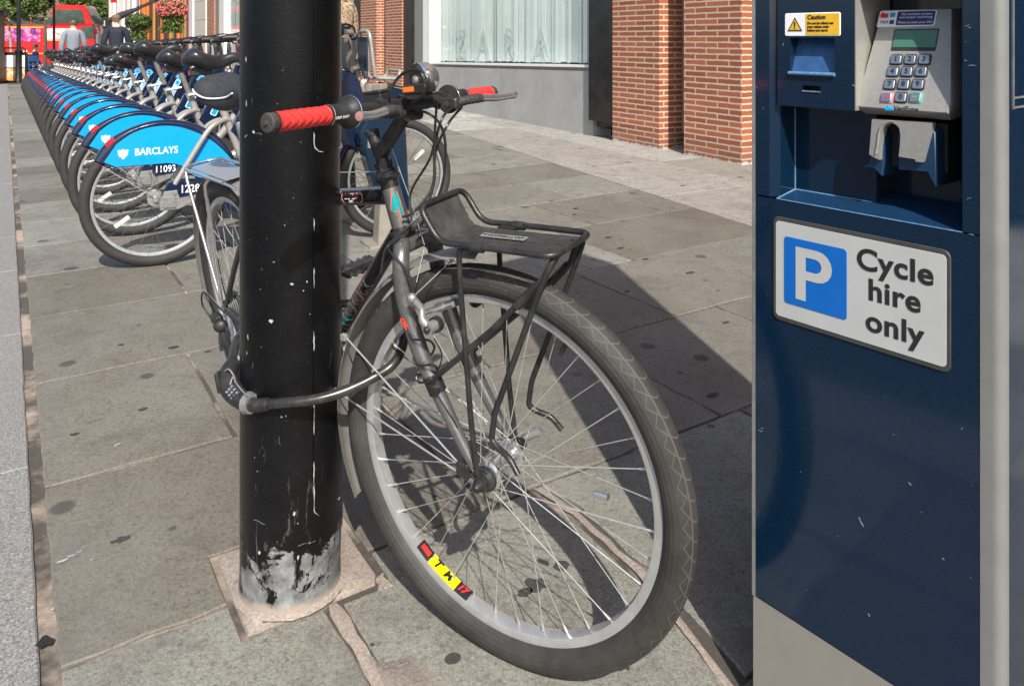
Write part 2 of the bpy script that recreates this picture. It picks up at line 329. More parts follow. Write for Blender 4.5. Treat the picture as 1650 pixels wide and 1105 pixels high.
def text(mb, body, o, ex, ey, size, depth=.0006, align='CENTER', bold=0, shear=0, sx=1., spacing=1., va='CENTER', res=3):
    """lettering as real thin geometry: o origin on the surface, ex reading direction, ey up"""
    cu = bpy.data.curves.new('t', 'FONT'); cu.body = body; cu.size = size; cu.align_x = align; cu.align_y = va; cu.offset = bold; cu.shear = shear; cu.resolution_u = res; cu.space_character = spacing; cu.space_line = .9
    ob = bpy.data.objects.new('t', cu); C.objects.link(ob); dg = bpy.context.evaluated_depsgraph_get(); me = bpy.data.meshes.new_from_object(ob.evaluated_get(dg))
    o, ex, ey = V(o), V(ex).normalized(), V(ey).normalized(); nz = ex.cross(ey)
    top = [o+ex*v.co.x*sx+ey*v.co.y+nz*depth for v in me.vertices]; n = len(top)
    mb.add(top, [list(p.vertices) for p in me.polygons])
    # skirt so the letters have thickness
    cnt = {}
    for p in me.polygons:
        vs = list(p.vertices)
        for i in range(len(vs)):
            e = (vs[i], vs[(i+1) % len(vs)]); k = (min(e), max(e)); cnt.setdefault(k, []).append(e)
    low = [t-nz*depth for t in top]; fs = []
    for k, es in cnt.items():
        if len(es) == 1: a, b = es[0]; fs.append([b, a, n+a, n+b])
    mb.add(top+low, fs)
    bpy.data.objects.remove(ob); bpy.data.curves.remove(cu); bpy.data.meshes.remove(me)
def bez(p, n=8, closed=False):
    """Catmull-Rom through the points"""
    p = [V(q) for q in p]; out = []; m_ = len(p)
    rng = range(m_) if closed else range(m_-1)
    for i in rng:
        if closed: a, b, c, d = p[i-1], p[i], p[(i+1) % m_], p[(i+2) % m_]
        else: a, b, c, d = p[max(i-1, 0)], p[i], p[i+1], p[min(i+2, m_-1)]
        for k in range(n):
            t = k/n; out.append(.5*((2*b)+(c-a)*t+(2*a-5*b+4*c-d)*t*t+(3*b-a-3*c+d)*t*t*t))
    if not closed: out.append(p[-1])
    return out
def bend(p, r=.01, n=5):
    """polyline with rounded corners"""
    p = [V(q) for q in p]; out = [p[0]]
    for i in range(1, len(p)-1):
        a = (p[i-1]-p[i]); b = (p[i+1]-p[i]); q = min(r, a.length*.45, b.length*.45); a = p[i]+a.normalized()*q; b = p[i]+b.normalized()*q
        for k in range(n+1):
            t = k/n; out.append(a*(1-t)**2+p[i]*2*t*(1-t)+b*t*t)
    out.append(p[-1]); return out
def at(x, y, Y): return V(((x-CX)/FPX*Y, Y, H-(y-HY)*Y/FPX))     # a point seen at (x, y) of the photograph, Y metres ahead
# ---------------------------------------------------------------- ground: s runs down the street along the kerb, c runs across from the kerb
K = V((-.5457, .838, 0)); CD = V((.838, .5457, 0))
def sstep(x, a, b): t = min(1, max(0, (x-a)/(b-a))); return t*t*(3-2*t)
def gz(s, c):
    fall = -.018*max(0, s-3.6); hold = sstep(c, 1.6, 4.6)*(1-sstep(s, 14, 30)); return fall*(1-.93*hold)
def G(s, c, dz=0): return K*s+CD*c+V((0, 0, gz(s, c)+dz))
def sc_of(p): p = V((p[0], p[1], 0)); return p.dot(K), p.dot(CD)
def gxy(x, y, dz=0): s, c = sc_of((x, y)); return V((x, y, gz(s, c)+dz))
def sheet(name, mtl, s0, s1, c0, c1, ns, nc, dz):
    mb = MB(); vs = [G(s0+(s1-s0)*i/ns, c0+(c1-c0)*j/nc, dz) for i in range(ns+1) for j in range(nc+1)]
    mb.add(vs, [(i*(nc+1)+j, i*(nc+1)+j+1, (i+1)*(nc+1)+j+1, (i+1)*(nc+1)+j) for i in range(ns) for j in range(nc)])
    return tag(mb.build(name, mtl, sharp=80), kind='structure')
sheet('ground', 'asphalt', -60, 260, -120, 120, 80, 60, -.16)
sheet('road', 'asphalt', -30, 200, -12, -.24, 90, 6, -.125)
sheet('paving_bed', 'mortar', -6, 45, -.02, 9.5, 120, 24, -.0055)
AE0, AE1 = V((1.116, 4.739, 0)), V((-.402, 8.12, 0))           # edge of the smooth granite strip below the shop
def apron_c(s):
    a, b = sc_of(AE0), sc_of(AE1); return a[1]+(b[1]-a[1])*(s-a[0])/(b[0]-a[0])
def slab_set(name, mtl, polys, gap=.0052, jit=.0026, lift=.0, tones=None):
    mb = MB(); tone = []
    for pi, poly in enumerate(polys):
        n = len(poly); ar = sum(poly[i][0]*poly[(i+1) % n][1]-poly[(i+1) % n][0]*poly[i][1] for i in range(n))
        if ar < 0: poly = poly[::-1]
        cs = sum(p[0] for p in poly)/n; out = []
        nr = []
        for i in range(n):
            a, b = poly[i], poly[(i+1) % n]; L = math.hypot(b[0]-a[0], b[1]-a[1]) or 1e-6; nr.append((-(b[1]-a[1])/L, (b[0]-a[0])/L, L))
        for i in range(n):
            a, b = poly[i], poly[(i+1) % n]; nx, ny, L = nr[i]; px, py, _ = nr[i-1]; m_ = max(1, int(L/(.06 if cs < 6 else .3)))
            out.append((a[0]+(nx+px)*gap*1.25, a[1]+(ny+py)*gap*1.25))
            for k in range(1, m_):
                t = k/m_; g = gap+random.uniform(-jit, jit)*(1 if random.random() < .88 else 2.6); out.append((a[0]+(b[0]-a[0])*t+nx*g, a[1]+(b[1]-a[1])*t+ny*g))
        h = lift+random.uniform(-.0010, .0010); m_ = len(out); base = len(mb.v); ins = []
        for i in range(m_):
            a, c_, b = out[i-1], out[i], out[(i+1) % m_]; tx, ty = b[0]-a[0], b[1]-a[1]; q = math.hypot(tx, ty) or 1e-6; ins.append((c_[0]-ty/q*.0035, c_[1]+tx/q*.0035))
        for ring, dz in ((out, -.02), (out, -.0025), (ins, 0)): mb.v += [tuple(G(s_, c_, dz+h)) for s_, c_ in ring]
        t = random.random() if tones is None else tones[pi]
        for r in range(2):
            for i in range(m_):
                j = (i+1) % m_; mb.f.append([base+r*m_+i, base+r*m_+j, base+(r+1)*m_+j, base+(r+1)*m_+i]); mb.mi.append(0); tone.append(t)
        mb.f.append([base+2*m_+i for i in range(m_)]); mb.mi.append(0); tone.append(t)
    o = mb.build(name, mtl, sharp=30, recalc=False); a = o.data.attributes.new('tone', 'FLOAT', 'FACE'); a.data.foreach_set('value', tone)
    bm = bmesh.new(); bm.from_mesh(o.data); bmesh.ops.recalc_face_normals(bm, faces=bm.faces); bm.to_mesh(o.data); bm.free()
    return tag(o, kind='structure')
rows = [-3.0, -2.36, -1.72, -1.08, -.43, .21, .85, 1.478, 2.095, 2.735, 3.375, 4.0, 4.63, 5.28]
while rows[-1] < 27: rows.append(rows[-1]+random.choice((.6, .64, .66, .7)))
known = {6: [.503, 1.035, 1.72, 2.45, 3.05], 7: [.90, 1.65, 2.3, 3.0], 8: [.503, 1.285, 2.10, 2.95], 9: [.95, 1.72, 2.46, 3.31], 10: [.62, 1.35, 2.05, 2.745, 3.3], 11: [.95, 1.62, 2.3, 3.1]}
polys = []; PL = (1.385, 1.628, .352, .602)                    # cut-out round the post
for i in range(len(rows)-1):
    s0, s1 = rows[i], rows[i+1]; e0, e1 = apron_c(s0), apron_c(s1)
    if i in known: js = known[i]
    else:
        js = []; c = .07+random.uniform(.35, .85)
        while c < min(e0, e1)-.3: js.append(c); c += random.uniform(.5, .95)
    js = [.07]+[j for j in js if j < min(e0, e1)-.12]
    for a, b in zip(js, js[1:]+[None]):
        if b is not None: q = [(s0, a), (s1, a), (s1, b), (s0, b)]
        else: q = [(s0, a), (s1, a), (s1, e1), (s0, e0)]
        if i == 6:
            if a == .07: q = [(s0, a), (s1, a), (s1, PL[2]-.004), (PL[0], PL[2]-.004), (PL[0], b-.012), (s0, b-.004)]
            elif a == .503: q = [(s0+.02, a+.02), (PL[0]-.01, a+.012), (PL[0]-.012, PL[3]+.01), (s1, PL[3]+.012), (s1, b-.02), (1.37, b-.005), (1.12, b-.01), (s0, b-.06)]
            elif a == 1.035: q = [(s0, a-.03), (1.12, a+.014), (1.37, a+.024), (s1, a+.0), (s1, b), (s0, b)]
        if i == 7 and a == .07: q = [(s0, a), (s1, a), (s1, b), (s0, b), (s0, PL[3]+.008), (PL[1]+.003, PL[3]+.008), (PL[1]+.003, PL[2]-.004), (s0, PL[2]-.004)]
        polys.append(q)
tn = []
for q in polys:
    r0_, c0_ = round(min(p[0] for p in q), 2), round(min(p[1] for p in q), 2); v = random.random()
    v = {(1.48, .07): .08, (.85, .07): .92, (.85, .5): .88, (.87, .5): .88, (.85, 1.0): .80, (2.1, .07): .25, (1.48, .9): .45, (2.1, .5): .2}.get((r0_, c0_), v); tn.append(v)
slab_set('paving', 'york_stone', polys, tones=tn)
# granite kerb
kp = []; s = -3
while s < 30:
    L = random.uniform(.75, 1.1); kp.append([(s, -.25), (s+L, -.25), (s+L, .049), (s, .049)]); s += L
slab_set('kerb', 'kerb_granite', kp, gap=.0025, jit=.001, lift=.001)
sheet('kerb_bed', 'kerb_granite', -6, 45, -.245, .03, 90, 1, -.012)
mb = MB(); n = 60
vs = [G(-6+51*i/n, -.246, dz) for i in range(n+1) for dz in (-.002, -.2)]; mb.add(vs, [(2*i, 2*i+1, 2*i+3, 2*i+2) for i in range(n)]); tag(mb.build('kerb_face', 'kerb_granite'), kind='structure')
# facade coordinates: t along the shop front (down the street), w into the building
FP, FB, FN = V((1.862, 6.307, 0)), V((-.4956, .8686, 0)).normalized(), V((.8686, .4956, 0)).normalized()
def fb(t, w, z=0): return FP+FB*t+FN*w+V((0, 0, z))
ap = []; t = -6.0
def ae(t_):      # foot of the granite strip opposite facade point t_
    d = (AE1-AE0).normalized(); p = fb(t_, 0); nrm = V((-d.y, d.x, 0)); k = nrm.dot(AE0-p)/nrm.dot(-FN); return p-FN*k
while t < 32:
    t2 = t+random.uniform(1.1, 1.6)
    for f0, f1 in ((0, .52), (.52, 1)):
        q = [];
        for tt, ff in ((t, f0), (t2, f0), (t2, f1), (t, f1)):
            a, b = ae(tt), fb(tt, .3); p = a.lerp(b, ff); q.append(sc_of(p))
        ap.append(q)
    t = t2
slab_set('granite_strip', 'granite_apron', ap, gap=.0016, jit=.0006, lift=.0015)
# mortar skirt round the post, and patches
mb = MB(); ring = []; cy = (1.497, .459)
pc = V((-.42, 1.475, 0)); ps, pcc = sc_of(pc); pr = .0915
for i in range(48):
    a = 2*math.pi*i/48; dx, dy = math.cos(a), math.sin(a); 
    hs = (PL[1]-ps) if dx > 0 else (ps-PL[0]); hc = (PL[3]-pcc) if dy > 0 else (pcc-PL[2]); q = min(hs/max(1e-6, abs(dx)), hc/max(1e-6, abs(dy)))
    ring.append((ps+dx*q, pcc+dy*q, dx, dy))
vs = []
for s_, c_, dx, dy in ring:
    vs.append(G(s_, c_, -.012)); vs.append(G(s_-dx*.003, c_-dy*.003, .001)); m_ = .5; vs.append(G(s_*(1-m_)+(ps+dx*pr)*m_, c_*(1-m_)+(pcc+dy*pr)*m_, .0035+random.uniform(0, .0015)))
    vs.append(G(ps+dx*(pr+.012), pcc+dy*(pr+.012), .008+random.uniform(0, .003))); vs.append(G(ps+dx*(pr-.004), pcc+dy*(pr-.004), .016+random.uniform(0, .005)))
mb.add(vs, [(i*5+k, ((i+1) % 48)*5+k, ((i+1) % 48)*5+k+1, i*5+k+1) for i in range(48) for k in range(4)])
tag(mb.build('mortar_skirt', 'pink_mortar', sharp=50), kind='structure')
mb = MB()
def patch(pts, h=.0035):
    n = len(pts); cs = sum(p[0] for p in pts)/n; cc = sum(p[1] for p in pts)/n; o = []
    for i in range(n):
        a, b = pts[i], pts[(i+1) % n]
        for k in range(6): t = k/6; o.append((a[0]+(b[0]-a[0])*t+random.uniform(-.004, .004), a[1]+(b[1]-a[1])*t+random.uniform(-.004, .004)))
    b0 = len(mb.v); mb.v += [tuple(G(s_, c_, -.004)) for s_, c_ in o]+[tuple(G(s_+(cs-s_)*.14, c_+(cc-c_)*.14, h)) for s_, c_ in o]; m_ = len(o)
    for i in range(m_): j = (i+1) % m_; mb.f.append([b0+i, b0+j, b0+m_+j, b0+m_+i]); mb.mi.append(0)
    mb.f.append([b0+m_+i for i in range(m_)]); mb.mi.append(0)
patch([(1.385, .495), (1.385, .512), (1.21, .512), (1.19, .58), (1.06, .60), (.95, .56), (.9, .51), (1.2, .494)], .0012)
patch([(1.395, .598), (1.405, .615), (1.36, .615), (1.36, .59)], .001)
patch([(1.48, 1.022), (1.48, 1.042), (1.37, 1.052), (1.12, 1.047), (.85, .985), (.85, .968), (1.12, 1.030), (1.37, 1.036)], .0010)
tag(mb.build('mortar_patches', 'pink_mortar', sharp=50), kind='structure')
def blot(x, y, w_, h_, m_, name, n=14, h=.0022, jag=.35):
    # a flat mark on the flags; x, y on the ground in metres
    mb = MB(); p = V((x, y, 0)); s0_, c0_ = sc_of(p); pts = []
    for k in range(n): a = 2*math.pi*k/n; q = random.uniform(1-jag, 1+jag*.4); pts.append((s0_+h_*q*math.sin(a), c0_+w_*q*math.cos(a)))
    return pts
def gpx(x, y): # ground point seen at (x, y)
    Y_ = FPX*H/(y-HY); return ((x-CX)/FPX*Y_, Y_)
for m_, name, L in (('gum_dark', 'gum_spots', [(865, 943, .022, .022, .4), (905, 912, .017, .014, .15), (846, 955, .016, .012, .2), (730, 1062, .014, .013, .1), (600, 1040, .004, .004, .3), (280, 560, .018, .010, .1), (195, 556, .010, .006, .1), (1148, 637, .022, .011, .1), (1060, 885, .012, .010, .1), (335, 567, .012, .006, .2), (1000, 400, .02, .012, .1), (928, 336, .022, .012, .1), (925, 346, .018, .008, .2), (980, 383, .02, .01, .1), (1040, 418, .02, .01, .1), (1112, 440, .025, .012, .1), (700, 800, .006, .006, .3), (975, 1068, .02, .012, .6), (1010, 1072, .016, .010, .6), (195, 870, .02, .010, .5), (230, 660, .014, .008, .3), (120, 700, .012, .006, .3), (160, 350, .02, .01, .2), (740, 310, .016, .01, .1), (795, 262, .02, .012, .1), (1100, 300, .025, .012, .1), (1010, 470, .016, .008, .1), (1170, 520, .016, .008, .1)]), ('tar_black', 'tar_blob', [(72, 1036, .014, .017, .35)]), ('chip_white', 'paint_drips', [(100, 905, .012, .004, .5), (115, 897, .010, .003, .5), (128, 890, .006, .0025, .5), (190, 717, .008, .004, .5), (186, 720, .004, .003, .4), (85, 983, .003, .003, .3), (52, 980, .003, .003, .3), (640, 250, .01, .006, .3), (840, 205, .012, .006, .4), (765, 262, .01, .006, .3), (148, 903, .003, .002, .3), (290, 610, .005, .002, .4)])):
    mb = MB()
    for x, y, w_, h_, j_ in L:
        X_, Y_ = gpx(x, y); pts = blot(X_, Y_, w_, h_, None, None, jag=j_); mb.add([G(a, b, .0024) for a, b in pts], [tuple(range(len(pts)))])
    tag(mb.build(name, m_, recalc=False), kind='structure')
# ---------------------------------------------------------------- shop front
shop = thing('shop_building', 'red brick shop with granite plinth and tall windows hung with pale vertical blinds', 'building', tuple(fb(0, 0)))
def bricks(t0, t1, w0, w1, z0, z1, name='brick_pillar', parent=shop, mtl='brick', u0=0):
    mb = MB(); bc = []
    def face(pts, us):
        mb.add(pts, [(0, 1, 2, 3)]); bc.extend([(u, p.z, p.z) for u, p in zip(us, pts)])
    D = t1-t0; E_ = w1-w0
    face([fb(t0, w0, z0), fb(t1, w0, z0), fb(t1, w0, z1), fb(t0, w0, z1)], [u0, u0-D, u0-D, u0])
    face([fb(t0, w0, z0), fb(t0, w0, z1), fb(t0, w1, z1), fb(t0, w1, z0)], [u0, u0, u0+E_, u0+E_])
    face([fb(t1, w0, z0), fb(t1, w1, z0), fb(t1, w1, z1), fb(t1, w0, z1)], [u0-D, u0-D-E_, u0-D-E_, u0-D])
    face([fb(t0, w0, z1), fb(t1, w0, z1), fb(t1, w1, z1), fb(t0, w1, z1)], [u0, u0-D, u0-D, u0])
    o = mb.build(name, mtl, parent, recalc=False); a = o.data.attributes.new('bco', 'FLOAT_VECTOR', 'CORNER'); a.data.foreach_set('vector', [x for v in bc for x in v])
    bm = bmesh.new(); bm.from_mesh(o.data); bmesh.ops.recalc_face_normals(bm, faces=bm.faces); bm.to_mesh(o.data); bm.free(); return o
TOP = 4.3
for t0, t1, u in ((0, .68, .0), (1.014, 1.722, .07), (7.39, 8.16, 0), (8.61, 9.46, .05), (-5.6, -4.9, 0), (26.3, 28.0, 0)): bricks(t0, t1, 0, .30, -.4, TOP, u0=u)
bricks(-6, 28, .02, .8, TOP+.003, 8.5, name='upper_wall')
def fbox(mb, t0, t1, w0, w1, z0, z1, z0b=None, z1b=None):
    """block on the facade; z0b/z1b are the heights at the t1 end"""
    z0b = z0 if z0b is None else z0b; z1b = z1 if z1b is None else z1b
    return mb.add([fb(t0, w0, z0), fb(t1, w0, z0b), fb(t0, w1, z0), fb(t1, w1, z0b), fb(t0, w0, z1), fb(t1, w0, z1b), fb(t0, w1, z1), fb(t1, w1, z1b)], [(0, 2, 3, 1), (4, 5, 7, 6), (0, 1, 5, 4), (2, 6, 7, 3), (0, 4, 6, 2), (1, 3, 7, 5)])
for t0, t1 in ((.69, 1.005), (8.17, 8.60)):
    mb = MB(); fbox(mb, t0, t1, .27, .4, .14, .41); fbox(mb, t0, t1, .27, .4, .418, .96); fbox(mb, t0, t1, .27, .4, .968, 1.9); fbox(mb, t0, t1, .27, .4, 1.908, TOP); mb.build('downpipe_casing', 'taupe_steel', shop)
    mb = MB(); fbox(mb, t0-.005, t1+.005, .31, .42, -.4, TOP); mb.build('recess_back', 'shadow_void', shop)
for t0, t1 in ((1.727, 2.14), (9.47, 9.88)):
    mb = MB(); fbox(mb, t0, t1, .003, .05, .17, TOP); mb.build('steel_panel', 'dark_steel', shop)
    mb = MB(); fbox(mb, t0+.1, t0+.24, .06, .2, .04, .10); fbox(mb, t0+.02, t0+.4, .10, .3, .10, .168); mb.build('panel_bracket', 'black_metal', shop)
mb = MB(); fbox(mb, 7.02, 7.38, .02, .3, -.4, TOP); mb.build('steel_post', 'dark_steel', shop)
mb = MB(); fbox(mb, 6.61, 7.01, .06, .3, -.4, TOP); mb.build('window_column', 'sage_column', shop)
zs = lambda t: .682+(.601-.682)*(t-2.14)/(5.935-2.14)
def window(t0, t1, wt, name='window'):
    jt = [t0]+[t0+(t1-t0)*k/4 for k in (1, 2, 3)]+[t1]
    for a, b in zip(jt, jt[1:]):
        mb = MB(); fbox(mb, a+.003, b-.006, .064, .3, -.4, zs(a), None, zs(b)); mb.build('granite_plinth', 'plinth_granite', shop)
    mb = MB(); fbox(mb, t0, t1, .078, .3, zs(t0)+.002, zs(t0)+.035, zs(t1)+.002, zs(t1)+.035); sill = mb.build('window_sill', 'taupe_steel', shop); mb = MB(); fbox(mb, t0, t1, .05, .3, zs(t0)+.036, zs(t0)+.062, zs(t1)+.036, zs(t1)+.062); mb.build('sill_nosing', 'white_frame', sill)  # white on the upper sill paints in its bright highlight
    mb = MB(); fbox(mb, t0+.005, t1, .56, .6, .3, TOP); bk = mb.build('blackout_board', 'blind_back', shop)
    mb = MB(); fbox(mb, t0, t1, .108, .118, zs(t0)+.064, TOP, zs(t1)+.064, TOP); pane = mb.build('window_pane', 'shop_glass', shop)
    mb = MB(); t = t0+.03
    rng = random.Random(3)
    while t < t1-.03:
        wd = rng.choice((.035, .05, .07, .085)); g = rng.uniform(-.005, .009); w0 = .20+rng.uniform(0, .012)
        zz_ = zs(t)+.07+rng.uniform(0, .02); mb.add([fb(t, w0, zz_), fb(t+wd, w0+g, zz_), fb(t+wd, w0+g, TOP), fb(t, w0, TOP), fb(t, w0+.002, zz_), fb(t+wd, w0+g+.002, zz_), fb(t+wd, w0+g+.002, TOP), fb(t, w0+.002, TOP)], [(0, 1, 2, 3), (4, 7, 6, 5), (0, 4, 5, 1), (0, 3, 7, 4), (1, 5, 6, 2)]); t += wd*rng.choice((.75, .85, .95))
    mb.build('vertical_blind', 'blind', pane); return pane
m = N('shop_glass'); tr = m.n('BsdfTransparent'); tr.inputs[0].default_value = (.98, 1, .99, 1); g_ = m.n('BsdfGlossy', _Roughness=.02); fr = m.n('LayerWeight', _Blend=.5); fo = m.math('ADD', m.math('MULTIPLY', m.math('POWER', fr.outputs['Facing'], 3.5), .55), .04); mx = m.n('MixShader'); m.l(fo, mx.inputs[0]); m.l(tr.outputs[0], mx.inputs[1]); m.l(g_.outputs[0], mx.inputs[2]); m.l(mx.outputs[0], m.t.nodes['Material Output'].inputs[0])
pane = window(2.145, 6.33, .1)
mb = MB()
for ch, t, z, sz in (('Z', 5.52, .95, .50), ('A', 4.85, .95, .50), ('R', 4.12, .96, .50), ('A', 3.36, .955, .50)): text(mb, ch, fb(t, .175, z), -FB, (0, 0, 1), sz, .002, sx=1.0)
mb.build('window_letter_shapes', 'letter_shadow', pane)  # shadow of the shop name on the blinds, painted in as tinted letters
mb = MB(); fbox(mb, 6.335, 6.60, .03, .3, zs(6.3)-.0, TOP, zs(6.6), TOP); mb.build('window_frame', 'white_frame', shop)
mb = MB(); fbox(mb, 6.335, 6.60, .066, .3, -.4, zs(6.3)-.004, -.4, zs(6.6)-.004); mb.build('granite_plinth', 'plinth_granite', shop)
pane2 = window(9.89, 24.1, .1)
mb = MB(); text(mb, 'ZARA', fb(19.6, .19, 1.72), -FB, (0, 0, 1), 1.0, .002, sx=1.6, spacing=1.25, bold=.006); mb.build('window_letter_shapes', 'black_print', pane2)
mb = MB(); fbox(mb, 24.15, 25.2, .0, .3, -.4, TOP); mb.build('window_frame', 'white_frame', shop)
mb = MB(); fbox(mb, 25.22, 26.28, .05, .3, -.4, TOP); mb.build('window_column', 'sage_column', shop)
mb = MB(); fbox(mb, -4.88, -.02, .28, .4, -.4, TOP); mb.build('steel_panel', 'dark_steel', shop)
m = MT['brick'].node_tree.nodes
for nd in m:
    if nd.bl_idname == 'ShaderNodeTexBrick': nd.inputs['Row Height'].default_value = .0494; nd.inputs['Brick Width'].default_value = .262; nd.inputs['Mortar Size'].default_value = .0078
mat('alloy_bright', (.6, .6, .6), .22, .85, .1, 40, .05)
m = N('lock_cable'); f = m.noise(60, 4); m.col(m.ramp(f, [(.3, (.03, .028, .027)), (.7, (.08, .076, .071))])); m.rg(.28); m.b.inputs['Metallic'].default_value = .5; m.bump(m.noise(400, 2), .1, .0005)
mat('carrier_black', (.035, .034, .034), .6, 0, .2, 60, .25, dirt=.25)
mat('tyre_print', (.075, .072, .068), .7, 0, .3, 60, .2)
# ---------------------------------------------------------------- the black post
PX, PY, PR = -.42, 1.475, .0915
post = thing('street_post', 'thick black painted steel post with chipped paint that the grey bicycle is locked to', 'post', (PX, PY, 0))
mb = MB(); zz = [-.05, .0, .02, .05, .1, .2, .4, .8, 1.3, 2.0, 3.2, 3.25]
prof = [(z, PR+(.002 if z < .03 else 0)) for z in zz[:-1]]+[(3.2, .075), (3.6, .055), (6.5, .045), (6.5, 0)]
mb.lathe((PX, PY, 0), (0, 0, 1), prof, 72); mb.build('shaft', 'post_paint', post)
# two service doors, standing a little proud on the right hand side, paint worn white along their edges
def on_post(a, z, d=0): return V((PX+(PR+d)*math.cos(a), PY+(PR+d)*math.sin(a), z))
A0 = R(-48.5)
def door(z0, z1, name='service_door'):
    rad = .02; mb = MB(); path = []
    W_ = 1.25
    def corner(ca, cz, a0, a1):
        for k in range(7): a = a0+(a1-a0)*k/6; path.append((ca+rad/PR*math.cos(a), cz+rad*math.sin(a)))
    corner(A0+W_-rad/PR, z1-rad, 0, math.pi/2); 
    for k in range(1, 12): path.append((A0+W_-rad/PR-(W_-2*rad/PR)*k/12, z1))
    corner(A0+rad/PR, z1-rad, math.pi/2, math.pi); corner(A0+rad/PR, z0+rad, math.pi, 1.5*math.pi)
    for k in range(1, 12): path.append((A0+rad/PR+(W_-2*rad/PR)*k/12, z0))
    corner(A0+W_-rad/PR, z0+rad, 1.5*math.pi, 2*math.pi)
    # plate: strips in angle
    na = 16; vs = []
    def zr(a):
        u = (a-A0); v = A0+W_-a; q = min(u, v)*PR
        dz = rad-math.sqrt(max(0, rad*rad-(rad-q)**2)) if q < rad else 0; return z0+dz, z1-dz
    for i in range(na+1):
        a = A0+W_*(i/na) if 1 < i < na-1 else A0+W_*(i/na)
        lo, hi = zr(a); vs += [on_post(a, lo, -.001), on_post(a, lo, .0025), on_post(a, hi, .0025), on_post(a, hi, -.001)]
    mb.add(vs, [(i*4+k, (i+1)*4+k, (i+1)*4+k+1, i*4+k+1) for i in range(na) for k in range(3)]+[(0, 1, 2, 3), (na*4, na*4+1, na*4+2, na*4+3)])
    o = mb.build(name, 'post_paint', post, sharp=25)
    mb = MB(); run = []
    for a, z in path+[path[0]]: run.append(on_post(a, z, .0027))
    dense = []
    for a, b in zip(run, run[1:]):
        n = max(1, int((b-a).length/.006)); dense += [a.lerp(b, k/n) for k in range(n)]
    seg = []; rng = random.Random(int(z0*100))
    on = True; cnt = 0
    for p in dense:
        if cnt <= 0: on = rng.random() < .38; cnt = rng.randint(1, 7)
        cnt -= 1
        if on: seg.append(p+V((rng.uniform(-.0006, .0006), 0, rng.uniform(-.0008, .0008))))
        else:
            if len(seg) > 1: mb.tube(seg, [rng.uniform(.0002, .0013)*(.2 if i_ in (0, len(seg)-1) else 1) for i_ in range(len(seg))], 5)
            seg = []
    if len(seg) > 1: mb.tube(seg, .0013, 5)
    mb.build('worn_edge', 'chip_white', o)
door(.83, 1.75); door(.17, .745)
rng = random.Random(21); mb = MB()
def flake(deg, z, w_, h_):
    pts = []; n = rng.randint(7, 11)
    for k in range(n): a = 2*math.pi*k/n; q = rng.uniform(.45, 1.1); pts.append((deg+math.degrees(w_*q*math.cos(a)/PR), z+h_*q*math.sin(a)))
    mb.add([on_post(R(d_), z_, .0004) for d_, z_ in pts], [tuple(range(n))])
for deg, z, w_, h_ in [(-95, .535, .006, .005), (-128, .50, .003, .008), (-130, .47, .002, .006), (-84, .365, .003, .003), (-79, .366, .0025, .0025), (-70, .19, .004, .005), (-132, 1.0, .003, .008), (-131, .92, .003, .009), (-133, .86, .002, .003), (-118, .87, .004, .004), (-60, .585, .002, .002), (-73, .60, .006, .003), (-92, .64, .003, .001), (-110, .12, .004, .006), (-66, .11, .003, .005), (-56, .60, .002, .004)]: flake(deg, z, w_*.8, h_*.8)
for k in range(60): z = rng.uniform(.05, 1.9)**1.0; flake(rng.uniform(-165, -15), z, rng.uniform(.0004, .0016), rng.uniform(.0004, .0016))
for k in range(4):
    d0, z0 = rng.uniform(-120, -60), rng.uniform(.1, 1.0); mb.tube([on_post(R(d0+t*rng.uniform(8, 30)/6), z0+math.sin(t)*.002, .0001) for t in range(6)], .00018, 4)
o_ = mb.build('paint_chips', 'chip_white', post, recalc=False); o_['kind'] = 'stuff'
# ---------------------------------------------------------------- the grey mountain bicycle
WC = V((-.018, 1.29, .333)); WN = V((.528, .847, .069)).normalized(); WU = (V((0, 0, 1))-WN*WN.z).normalized(); WH = WU.cross(WN)
if WH.x < 0: WH = -WH
def wl(h, u, n=0): return WC+WH*h+WU*u+WN*n             # front wheel coordinates: forward, up, sideways
def wpx(x, y, off=0):                                    # the point seen at (x, y) on the plane of the front wheel, moved sideways by off
    d = V(((x-CX)/FPX, 1, -(y-HY)/FPX)); O = V((0, 0, H)); return O+d*(((WC+WN*off-O).dot(WN))/d.dot(WN))
bike = thing('mountain_bicycle', 'worn black mountain bicycle with red grips and front carrier, locked to the street post', 'bicycle', (-.2, 1.6, 0))
AX = V((-.306, .114, .945)).normalized()
def tyre(mb, c, ax, Rc, r, seg, n, squash=1.0):
    prof = []
    for k in range(n):
        a = 2*math.pi*(k/n)+math.pi; prof.append((r*squash*math.sin(a), Rc+r*math.cos(a)))      # k = 0 at the bead, n/2 at the tread
    mb.lathe(c, ax, prof, seg, closed_prof=True, uv=True)
def rim(mb, c, ax, Ro, wd, seg, depth=.0155):
    mb.lathe(c, ax, [(-wd, Ro), (-wd*.82, Ro), (-wd*.82, Ro-.006), (0, Ro-.007), (wd*.82, Ro-.006), (wd*.82, Ro), (wd, Ro), (wd, Ro-depth*.72), (wd*.9, Ro-depth*.9), (0, Ro-depth), (-wd*.9, Ro-depth*.9), (-wd, Ro-depth*.72)], seg, closed_prof=True)
